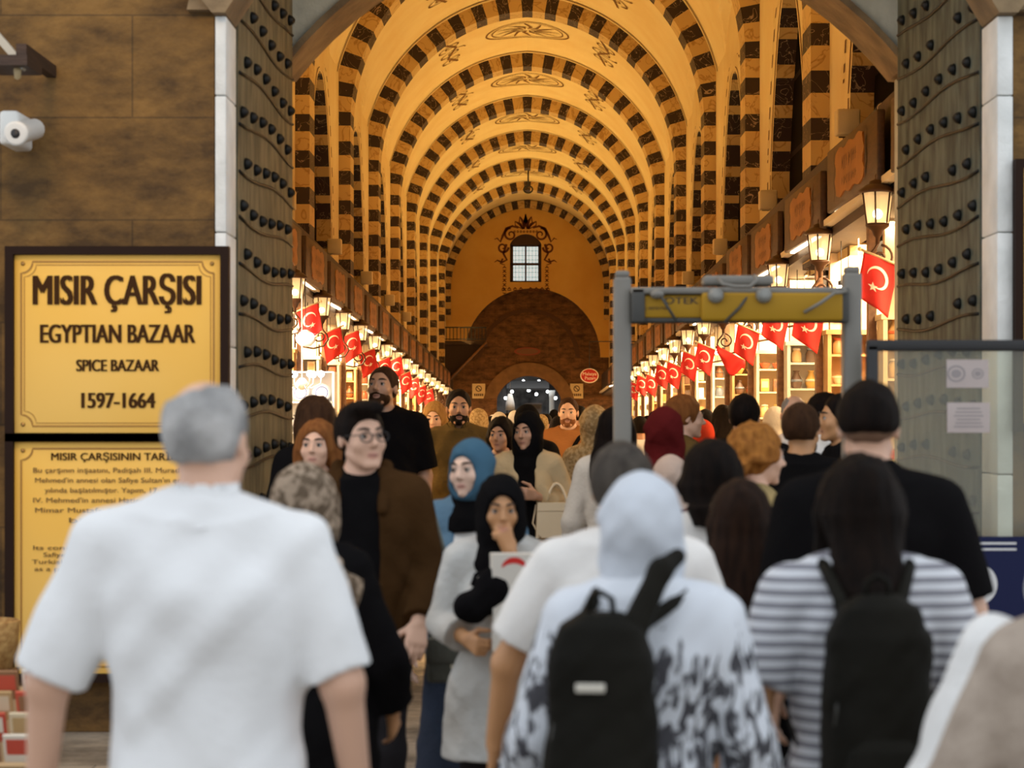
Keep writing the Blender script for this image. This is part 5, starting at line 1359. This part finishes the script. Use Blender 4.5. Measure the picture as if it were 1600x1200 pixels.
# 2 woman in a white headscarf with a black backpack
f = Fig(1003, 735, 4.2, -4, 'f', 1.12, (-3, 0, 0), R=((.245, -.03, 1.13), (.27, .04, .90)), L=((-.25, -.03, 1.13), (-.27, .10, .90)), res=.0085, skin='tan', add=.022, label='person in a white headscarf and printed white cardigan wearing a slim black backpack')
f.body(False); f.hijab(LGREY, 'headscarf', 1.37, .005, inf=.026, wide=.13); f.top(zebra_mat('white cardigan with black print', (.07, .07, .08), (.66, .70, .76), 1.12, 15), 'cardigan', .030, 1.9, .72, .03, .006, .9, tflare=.07); f.pants(DARKT)
F2 = f
# 3 man in white tee ahead of her
f = Fig(972, 688, 5.1, -4, 'm', 1.05, (-6, -4, 0), R=((.26, .03, 1.12), (.28, .16, .92)), L=((-.325, .02, 1.125), (-.365, .10, .885)), res=.0085, skin='tan', label='person in a white t-shirt with grey-flecked dark hair, left arm hanging bare')
f.body(False); f.top(WHT2, 't_shirt', .022, .78, .82, .020, .004, .9, .066); f.hair(HDG, 'short', inf=.017); f.pants(DARKT)
# 4 woman in striped tee with backpack
f = Fig(1345, 705, 4.5, 2, 'f', 1.12, (-2, 6, 0), R=((.27, -.03, 1.125), (.28, .07, .90)), L=((-.27, -.03, 1.12), (-.28, .08, .90)), res=.008, skin='tan', label='person in a grey and white striped t-shirt with long dark hair and black backpack', sw=.178)
f.body(False); f.top(stripe_mat('striped jersey', (.60, .62, .66), (.20, .20, .23), .0275, .42), 'striped_t_shirt', .020, .80, .80, .016, .004, .9, .072); f.hair(HB, 'long', length=1.30, inf=.020, wid=.088); f.pants(DENIM)
F4 = f
# 5 man in black tee, right
f = Fig(1358, 590, 5.5, -4, 'm', 1.08, (-4, 0, 0), R=((.27, -.02, 1.12), (.285, .06, .88)), res=.0085, skin='fair', label='person in a black t-shirt with short black hair and shaved nape before the glass barrier')
f.body(False); f.top(BLK, 't_shirt', .022, .90, .80, .014, .003, .9, .066); f.hair(HB, 'fade', inf=.013); f.hair(hair_mat('shaved nape', (.22, .13, .08), (.18, .10, .065)), 'short', 'nape_stubble', inf=.002); f.pants(DARKT)
# 6 person cut by the right edge
f = Fig(1690, 775, 3.75, 8, 'f', 1.25, (0, 0, 0), R=((.27, -.02, 1.13), (.28, .08, .90)), L=((-.30, .0, 1.12), (-.31, .08, .90)), res=.009, skin='fair', add=.022, label='person in a beige knitted coat with white shawl cut by the right edge')
f.body(False); f.hijab(cloth('white shawl', (.80, .80, .79)), 'shawl', 1.12, .004, inf=.024, wide=.21); f.coat(cloth('beige knit', (.42, .35, .29), (.33, .27, .22), 20), 'coat', .55, .030, .08); f.pants(DARKT)
S = Sdf(); S.add(cone((-.19, .03, 1.42), (-.30, .05, 1.12), .085, .085), .03); S.add(cone((-.30, .05, 1.12), (-.33, .10, .80), .085, .10), .03); f.piece('shawl_end', S, MATS['white shawl'], .006)
# 7 girl with long dark hair
f = Fig(1158, 748, 5.8, -5, 'f', 1.0, (-6, 0, 0), res=.009, skin='mid', label='person with very long straight dark hair seen from behind, between the two backpacks')
f.body(False); f.top(BLK, 'blouse', .02, 1.9, .80); f.hair(hair_mat('dark brown long hair', (.014, .008, .006), (.035, .017, .010)), 'long', length=.98, inf=.024); f.pants(DARKT)
# 8 person with curly ginger hair in profile
f = Fig(1178, 660, 7.6, -66, 'f', 1.0, (-6, -4, 0), R=((.19, .06, 1.16), (.08, .27, 1.20)), L=((-.19, .07, 1.16), (-.06, .28, 1.19)), res=.0075, skin='fair', label='person with short curly ginger hair in profile holding a phone', hand=(('grip', (-1, 0, .2)), ('grip', (1, 0, .2))))
f.body(True); f.top(KHAKI, 'sleeveless_top', .016, .55, .80, .01, .003); f.hair(HGI, 'curly', inf=.022); f.pants(DENIM)
MB().tube([Vector(p) * f.k for p in ((-.10, -.12, 1.44), (-.10, .0, 1.50), (-.05, .11, 1.36), (.10, .13, 1.14), (.17, .08, 1.02))], .010 * f.k, 6).build('shoulder_strap', BLK, f.root)
o = MB().box((0, 0, 0), (.075, .012, .15), bev=.004).build('phone', BLACK); o.matrix_world = Matrix.Translation(f.world((.01, .375, 1.235))) @ Matrix.Rotation(f.yaw, 4, 'Z') @ Matrix.Rotation(-.5, 4, 'X')
tag(o, 'dark phone held up by the person with curly ginger hair', 'phone')
# 9 black tee with red tag
f = Fig(1252, 628, 9.2, -12, 'm', 1.05, (-14, -6, 0), res=.009, skin='tan', label='bearded person in a black t-shirt with a small red patch below the neck')
f.body(True); f.top(BLK, 't_shirt', .022, .85, .80); f.hair(HBR, 'short', inf=.015); f.beard(HBR); f.pants(DENIM)
MB().box((0, 0, 0), (.075, .006, .030), bev=.002).build('red_patch', RED, f.root, Vector((0, -.118, 1.405)) * f.k)
# 10 black tee further back
f = Fig(1164, 613, 11, -6, 'm', 1.1, (-12, 0, 0), res=.010, skin='mid', label='broad person in a black t-shirt with cropped black hair, beyond the curly ginger head')
f.body(False); f.top(BLK, 't_shirt', .022, .85, .80); f.hair(HB, 'short', inf=.012); f.pants(DARKT)
# 11 dark haired woman with white top
f = Fig(1112, 690, 6.4, 0, 'f', 1.0, (5, 0, 0), res=.009, skin='mid', label='person with a tall mass of black hair and white top behind the white headscarf')
f.body(False); f.top(WHT2, 'blouse', .018, .8, .80); f.hair(HB, 'bob', inf=.032); f.pants(DARKT)
# 12 pink beige scarf
f = Fig(1050, 708, 8.8, 10, 'f', 1.0, (-20, 0, 0), res=.009, skin='mid', add=.022, label='person in a pinkish beige headscarf seen from behind near the metal detector')
f.body(False); f.hijab(PINKB, 'headscarf', 1.2, .005, inf=.022, wide=.16); f.coat(BURG, 'coat', .5, .02, .06); f.pants(DARKT)
# 13 burgundy scarf
f = Fig(1040, 634, 10, 6, 'f', 1.1, (-18, 0, 0), res=.010, skin='mid', add=.024, label='person in a long burgundy headscarf seen from behind under the metal detector')
f.body(False); f.hijab(BURG, 'headscarf', 1.10, .005, inf=.026, wide=.19); f.coat(BURG, 'coat', .5, .02, .06); f.pants(DARKT)
# 14 smiling profile
f = Fig(1066, 616, 12, -80, 'm', 1.0, (0, -4, 0), res=.009, skin='fair', label='smiling person in profile with short auburn hair and olive jacket by the right shops')
f.body(True); f.top(OLIVE, 'jacket', .022, 1.9, .80); f.hair(HRED, 'short', inf=.018); f.pants(DARKT)
# 15 red cap, 16 dark head behind
f = Fig(1097, 655, 15, 20, 'f', .9, (0, 0, 0), res=.011, skin='mid', label='short person in a bright red head covering by the right shop shelves')
f.body(False); f.hijab(REDC, 'headscarf', 1.25, .003); f.top(REDC, 'blouse', .018, 1.9, .80); f.pants(DARKT)
f = Fig(1102, 638, 18.6, -20, 'm', 1.0, (0, 0, 0), res=.011, skin='mid', label='person with black hair and white shirt just behind the red head covering')
f.body(False); f.top(WHT2, 't_shirt', .02, .8, .80); f.hair(HB, 'short'); f.pants(DARKT)
# 17 two shopkeepers at the right stall
f = Fig(1243, 614, 12.4, 150, 'm', 1.05, (20, 0, 0), res=.010, skin='fair', label='bald person in a white shirt at the right stall counter')
f.body(True); f.top(WHT2, 'shirt', .02, 1.9, .80); f.pants(DARKT); f.hair(HGR, 'balding', inf=.006)
f = Fig(1290, 612, 11.4, 60, 'm', 1.0, (25, -10, 0), res=.010, skin='mid', label='dark haired bearded person in a white t-shirt leaning toward the right stall')
f.body(True); f.top(WHT2, 't_shirt', .02, .8, .80); f.hair(HB, 'short'); f.beard(HB); f.pants(DARKT)
f = Fig(1318, 612, 10.3, 100, 'm', 1.0, (0, 0, 0), res=.011, skin='tan', label='person in black facing left, half hidden behind the shaved nape at the right')
f.body(True); f.top(BLK, 'shirt', .02, 1.9, .80); f.hair(HB, 'short'); f.pants(DARKT)
# 19 left of the detector post
f = Fig(962, 634, 10.6, -15, 'f', 1.0, (-10, 0, 0), res=.010, skin='mid', label='person with straight black hair and pale top behind the left detector post')
f.body(False); f.top(PALE, 'blouse', .02, 1.9, .80); f.hair(HB, 'long', length=1.3, inf=.018); f.pants(DENIM)
f = Fig(930, 632, 13.3, -12, 'f', .95, (-6, 0, 0), res=.010, skin='mid', add=.024, label='person in a long beige lace headscarf seen from behind, left of the detector')
f.body(False); f.hijab(BEIGEP, 'headscarf', 1.12, .005, inf=.026, wide=.16); f.coat(BEIGEP, 'coat', .5, .018, .01); f.pants(DARKT)
# 20 rust shirt with strap
f = Fig(888, 619, 17, 178, 'm', 1.1, (-4, 0, 0), res=.011, skin='fair', label='red faced person in a rust shirt with a dark strap across the chest')
f.body(True); f.top(ORNG, 'shirt', .02, .85, .80); f.hair(HBR, 'short', inf=.008, front=.068); f.beard(hair_mat('ginger stubble', (.25, .10, .04), (.18, .07, .03))); f.pants(DARKT)
MB().tube([Vector(p) * f.k for p in ((-.13, -.10, 1.42), (-.125, .0, 1.475), (-.08, .115, 1.40), (.04, .165, 1.2), (.16, .10, 1.0))], .016 * f.k, 6).build('shoulder_strap', BLK, f.root)
# 21 woman in trench coat with white handbag
f = Fig(824, 640, 12.3, 180, 'f', 1.08, (-24, 0, 4), R=((.22, .0, 1.14), (.13, .17, 1.02)), L=((-.26, -.04, 1.17), (-.05, .17, 1.22)), res=.0075, skin='mid', add=.022, label='person in a beige trench coat and black headscarf carrying a cream handbag on the forearm', hand=(('relax', (-.3, -1, 0)), ('grip', (.2, -1, 0))))
f.body(True); f.hijab(BLK, 'headscarf', 1.24, .004, inf=.020, wide=.12); f.coat(BEIGE, 'trench_coat', .45, .026, .10, 1.85, openw=(.07, .055, .05)); f.top(BLK, 'black_top', .012, .5, .6); f.pants(DARKT)
F21 = f
# 22 heads behind her
f = Fig(824, 630, 14.6, 176, 'f', 1.05, (10, 0, 0), res=.011, skin='mid', add=.022, label='person in a black headscarf half hidden behind the trench coat wearer')
f.body(True); f.hijab(BLK, 'headscarf', 1.2, .003); f.coat(BLK, 'coat', .45); f.pants(DARKT)
f = Fig(783, 650, 13.4, 172, 'f', 1.0, (-10, 0, 0), res=.011, skin='mid', label='dark haired person in black beside the trench coat wearer')
f.body(True); f.top(BLK, 'blouse', .02, 1.9, .80); f.hair(HB, 'bob', inf=.02); f.pants(DARKT)
# 23 blue headscarf
f = Fig(735, 680, 7.6, 180, 'f', 1.05, (-26, 0, 3), res=.0068, skin='pale', add=.022, label='person in a blue headscarf and light blue tunic looking aside')
f.body(True); f.hijab(BLUE, 'headscarf', 1.45, .003, inf=.016, cape=False); f.top(LBLUE, 'tunic', .022, 1.9, .55, .02, .004, openw=(.02, .05, .075)); f.top(WHT2, 'white_blouse', .014, .5, .75)
S = Sdf(); S.add(stack([1.36, 1.42, 1.48, 1.56], [.135, .115, .088, .07], [.12, .11, .09, .075], 0, [0, 0, 0, .01], 2.1), .03); f.piece('neck_scarf', S, BLK, .003, 1.4); f.pants(DENIM, skirt=True)
# 24 black headscarf, hand on mouth
f = Fig(783, 735, 6.8, 180, 'f', 1.05, (6, -6, 0), R=((.235, .03, 1.15), (.13, .20, 1.10)), L=((-.115, .13, 1.205), (-.036, .172, 1.452)), res=.0062, skin='tan', add=.024, label='person in a black headscarf and grey white jacket holding a hand over the mouth', hand=(('grip', (-.4, -1, .2)), ('fist', (.55, -.75, .1))), lean=.08)
f.body(True); f.hijab(BLK, 'headscarf', 1.25, .004, inf=.022, wide=.13); f.top(cloth('grey white jacket', (.52, .52, .50), (.40, .37, .33), 4), 'jacket', .026, 1.72, .60, .014, .005, .9, tflare=.10); f.pants(DARKT)
MB().tube([Vector((-.037 + .036 * math.cos(a), .164 + .036 * math.sin(a), 1.432)) * f.k for a in np.linspace(0, 2 * PI, 16)], .005 * f.k, 6).build('bracelet', M('pale bracelet', (.7, .66, .55), .4), f.root)
F24 = f
# 25 bearded man in olive shirt
f = Fig(717, 606, 14.2, 180, 'm', 1.12, (3, 2, 0), res=.0075, skin='mid', label='black bearded person in an olive brown shirt facing the camera')
f.body(True); f.top(OLIVE, 'shirt', .022, 1.9, .78, .006, .004); f.collar(OLIVE); f.hair(HB, 'short', inf=.011, front=.066); f.beard(HB); f.pants(DARKT)
# 26 blond woman
f = Fig(679, 627, 16.5, 180, 'f', 1.0, (-6, -8, 0), res=.009, skin='fair', label='blond person looking down beside the bearded olive shirt')
f.body(True); f.top(PALE, 'blouse', .02, 1.9, .8); f.hair(HBL, 'bob', inf=.020); f.pants(DARKT)
# 27 tall man in black
f = Fig(598, 569, 12.8, 180, 'm', 1.12, (-16, 12, 0), res=.0075, skin='mid', label='tall bearded person in a black t-shirt looking up, behind the glasses wearer')
f.body(True); f.top(BLK, 't_shirt', .022, .85, .80, .014); f.hair(HBR, 'short', inf=.010, front=.068); f.beard(HBR); f.pants(DARKT)
# 28 man with glasses
f = Fig(565, 625, 7.1, 180, 'm', 1.02, (30, 2, 2), R=((.26, -.02, 1.12), (.25, .12, .90)), L=((-.235, -.02, 1.13), (-.215, .14, .955)), res=.0062, skin='fair', label='person with glasses and swept black hair in a brown jacket over a black tee', hand=('relax', ('relax', (.3, -1, -.2))))
f.body(True); f.top(BROWN, 'jacket', .023, 1.92, .78, .010, .004, openw=(.06, .07, .085)); f.top(BLK, 't_shirt', .015, .5, .8, neck=.060); f.hair(HB, 'short', inf=.013, front=.062, quiff=1); f.glasses(); f.pants(DARKT)
S = Sdf(); S.add(f.he((.0, .072, .100), (.062, .040, .030)), .02); f.piece('hair_quiff', S, HB, .003, 2.5)
for q in (1, -1):
    S = Sdf(); S.add(cone((q * .085, -.02, 1.51), (q * .085, .125, 1.36), .030, .018), .02); f.piece('lapel', S, BROWN, .001)
# 29 redhead woman
f = Fig(496, 653, 9.0, 180, 'f', .98, (-8, 4, 0), res=.0075, skin='fair', label='person with long auburn hair and a black top near the left door')
f.body(True); f.top(BLK, 'blouse', .018, 1.9, .8, neck=.078); f.hair(HRED, 'long', length=1.34, inf=.018); f.pants(DARKT)
# 30 black coat with patterned scarf
f = Fig(476, 722, 5.8, -22, 'f', 1.15, (-10, -6, 0), R=((.285, .05, 1.10), (.245, .17, .92)), res=.0085, skin='tan', add=.024, label='person in a black coat and brown patterned headscarf walking away beside the white polo', hand=('relax', 'relax'))
f.body(False); f.hijab(PATT, 'headscarf', 1.28, .006, inf=.028, wide=.14); f.coat(BLK, 'coat', .40, .034, .10, 1.8); f.pants(DARKT)
S = Sdf(); S.add(ell((.11, -.05, 1.40), (.085, .13, .085)), .03); S.add(ell((.185, -.02, 1.33), (.062, .12, .11)), .03); f.piece('scarf_end', S, PATT, .010, 1.2)
# 31 brunette behind the redhead
f = Fig(490, 618, 10.6, 30, 'f', 1.05, (25, 0, 0), res=.010, skin='mid', label='person with dark brown hair turned away behind the auburn haired person')
f.body(True); f.top(BLK, 'blouse', .02, 1.9, .8); f.hair(HBR, 'long', length=1.25, inf=.022); f.pants(DARKT)

# ---- things carried
def backpack(f, cx, z0, z1, w, d, label, topstrap):
    k = f.k; r = thing('backpack', f.root.location, label, 'backpack', None, f.yaw); res = .008
    yb = -.158 - d / 2; zm = (z0 + z1) / 2
    S = Sdf(); S.add(stack([z0, z0 + .03, z0 + .10, zm, z1 - .10, z1 - .03, z1], [w * .40, w * .47, w * .5, w * .5, w * .46, w * .36, w * .18], [d * .36, d * .48, d * .5, d * .5, d * .44, d * .34, d * .18], cx, yb, 2.8), .02)
    BP = cloth('black nylon', (.009, .0085, .007), (.014, .013, .010), 4, .2, 30, .55)
    sdf_obj('pack_body', S.mesh(res, wrinkle(.003, 1.2)), BP, r, k)
    S = Sdf(); S.add(stack([z0 + .04, z0 + .07, z0 + .24, z0 + .30, z0 + .33], [w * .30, w * .37, w * .37, w * .33, w * .2], [d * .2, d * .26, d * .26, d * .2, d * .1], cx, yb - d * .42, 3), .02)
    sdf_obj('front_pocket', S.mesh(res, wrinkle(.002, 1.2)), BP, r, k)
    zp = MB().tube([Vector((cx + w * .42 * math.cos(a), yb - d * .30, zm + (z1 - zm) * .80 * math.sin(a))) * k for a in np.linspace(.1, PI - .1, 18)], .005 * k, 6).build('zip', M('dark zip', (.05, .05, .045), .4), r)
    for q in (1, -1):
        pts = [(cx + q * .06, yb + d * .3, z1 - .06), (q * .105, -.075, 1.475), (q * .11, .02, 1.485), (q * .115, .115, 1.36), (q * .13, .13, 1.2), (q * .165, .02, 1.08), (cx + q * .10, yb + d * .4, z0 + .08)]
        P2 = [Vector(p) * k for p in pts]; m = MB()
        for i in range(len(P2) - 1):
            m.tube([P2[i].lerp(P2[i + 1], t) for t in (0, .33, .66, 1)], .017 * k, 8)
        m.build('shoulder_strap', BP, r)
    MB().tube([Vector((cx + x, yb, z1 + z)) * k for x, z in ((-.03, -.02), (-.025, .03), (0, .045), (.025, .03), (.03, -.02))], .008 * k, 6).build('grab_handle', BP, r)
    if topstrap:
        S = Sdf(); S.add(cone(topstrap[0], topstrap[1], .034, .027), .02); S.add(cone(topstrap[1], topstrap[2], .026, .02), .02); sdf_obj('padded_strap', S.mesh(res), BP, r, k)
        MB().box(Vector((cx - .02, yb - d * .52, z0 + .55)) * k, (.056, .012, .016), bev=.002).build('logo_patch', M('pale patch', (.55, .52, .45), .6), r)
    return r
backpack(F2, -.09, .74, 1.45, .265, .20, 'slim black backpack on the white headscarf wearer, thick strap sticking up', ((-.02, -.26, 1.40), (.045, -.20, 1.54), (.085, -.15, 1.57)))
backpack(F4, -.01, .76, 1.42, .265, .19, 'black backpack worn over the grey and white striped t-shirt', None)
# cream handbag
f = F21; p = P(869, 812, 12.19)
r = thing('handbag', p, 'structured cream handbag with two handles hanging from the trench coat arm', 'handbag', None, .08)
CR = M('cream leather', (.74, .60, .40), .45, (.70, .56, .37), 4)
m = MB(); m.prism([(-.125, -.105), (.125, -.105), (.115, .10), (-.115, .10)], 'Y', -.055, .055); m.build('bag_body', CR, r)
MB().prism([(-.118, .055), (.118, .055), (.115, .104), (-.115, .104)], 'Y', -.060, .060).build('flap', CR, r)
for y in (-.045, .045): MB().tube([(-.06 + .12 * t, y * (1 - .5 * math.sin(PI * t)), .09 + .125 * math.sin(PI * t) ** .6) for t in np.linspace(0, 1, 15)], .009, 6).build('handle', CR, r)
MB().tube([(-.12, 0, .09), (-.14, -.0, -.02), (-.10, -.065, -.10)], .006, 6).build('shoulder_strap', CR, r)
# paper bag and dark bag
r = thing('paper_bag', P(806, 940, 6.56), 'white paper bag with a red mark held before the black headscarf wearer', 'bag', None, .12)
MB().prism([(-.075, -.155), (.075, -.155), (.08, .155), (-.08, .155)], 'Y', -.035, .035).build('bag_body', M('white kraft paper', (.66, .62, .55), .7), r)
MB().ribbon([(-.03 + .045 * math.cos(a), .09 + .045 * math.sin(a)) for a in np.linspace(.6, 2.6, 10)], [.006, .014, .018, .02, .02, .02, .018, .014, .01, .004], Matrix.Translation((.02, -.036, 0))).build('red_mark', RED, r, fix=False)
S = Sdf(); S.add(ell((-.02, 0, -.01), (.065, .05, .055)), .02); S.add(ell((.05, 0, .04), (.06, .045, .075)), .03)
r = thing('cloth_bag', P(748, 943, 6.55), 'small black cloth bag hooked on the forearm of the black headscarf wearer', 'bag')
sdf_obj('bag_body', S.mesh(.006, wrinkle(.003, 2)), BLK, r); MB().tube([(-.02, 0, .06), (-.01, .03, .09), (.03, .05, .10), (.06, .03, .08)], .008, 6).build('strap', BLK, r)

m = MB(); r = thing('shoulder_bag', P(694, 1030, 7.28), 'grey shoulder bag hanging at the hip of the blue headscarf wearer', 'bag')
GB = cloth('grey leather', (.13, .13, .11), rough=.6)
MB().box((0, 0, 0), (.12, .09, .16), bev=.015).build('bag_body', GB, r); MB().box((0, -.048, .035), (.122, .012, .085), bev=.004).build('flap', GB, r); MB().box((.035, -.057, -.02), (.02, .006, .016)).build('buckle', M('pale buckle', (.7, .65, .5), .3, metal=.6), r)
MB().tube([(-.05, .0, .08), (-.06, .06, .3), (-.05, .08, .55)], .007, 6).tube([(.05, .0, .08), (.02, .07, .3), (-.05, .08, .55)], .007, 6).build('strap', GB, r)
# ---- far crowd: a few kinds, copied and recoloured
def far_proto(kind):
    f = Fig(824, 650, 25, 0, 'f' if kind == 'scarf' else 'm', 1.0, res=.014, skin='mid', label='x'); f.body(False); f.pants(DARKT)
    if kind == 'scarf': f.coat(BLK, 'coat', .45, .022, .06); f.hijab(BLK, 'headscarf', 1.2, .003)
    else: f.top(BLK, 'shirt', .02, 1.8, .8); f.hair(HB, 'long' if kind == 'long' else 'short', inf=.018)
    return f
FPR = {k: far_proto(k) for k in ('short', 'long', 'scarf')}
COLS = [('black', BLK), ('white', WHT2), ('rust', ORNG), ('beige', BEIGE), ('olive', OLIVE), ('pale', PALE), ('burgundy', BURG), ('khaki', KHAKI)]
SCF = [('black', BLK), ('cream', PALE), ('brown', BEIGEP), ('white', WHT2)]
rc = random.Random(11); used = set(); spots = []
for i, (px, Y) in enumerate([(560, 22), (640, 20), (652, 24), (668, 27), (700, 22), (712, 30), (748, 21), (756, 27), (768, 33), (780, 24), (792, 40), (804, 30), (812, 48), (838, 44), (846, 26), (854, 34), (866, 40), (872, 24), (905, 25), (914, 32), (928, 22), (940, 30), (955, 36), (1000, 20), (1012, 26), (1022, 31), (985, 24), (1130, 18), (1118, 21), (1212, 16.5), (735, 38), (770, 46), (830, 60), (850, 58), (800, 58), (880, 52)]):
    kd = ['short', 'scarf', 'long', 'short', 'scarf'][i % 5]; f = FPR[kd]
    o = f.root if kd not in used else dup(f.root); used.add(kd)
    h = rc.uniform(1.58, 1.74); sc = h / f.h; o.scale = (sc, sc, sc)
    o.location = ((px - VX) * Y / FPX, Y, 0); fc = rc.random() < .0
    o.rotation_euler = (0, 0, rc.uniform(-.5, .5))
    cn, cm = COLS[(i * 3 + i // 5) % len(COLS)]; sn, sm = SCF[(i * 5) % len(SCF)]
    for ch in o.children:
        b = ch.name.split('.')[0]
        if b in ('shirt', 'coat', 'headscarf'):
            ch.material_slots[0].link = 'OBJECT'; ch.material_slots[0].material = sm if b == 'headscarf' else cm
    spots.append((o, px, Y, kd, cn, sn))
spots.sort(key=lambda t: t[1])
nb = {}
for o, px, Y, kd, cn, sn in spots:
    side = 'left third' if px < 745 else ('middle' if px < 900 else 'right third')
    what = {'short': 'short dark hair', 'long': 'long dark hair', 'scarf': sn + ' headscarf'}[kd]
    key = (side, what, cn); n_ = nb.get(key, 0); nb[key] = n_ + 1
    near = 'farthest' if Y > 43 else ('distant' if Y > 27 else 'nearer')
    o['label'] = '%s shopper, %s, %s top, %s in the crowd\'s %s' % (near, what, cn, ['first', 'second of these', 'third of these', 'fourth of these'][n_], side); o['group'] = 'far shoppers down the hall'
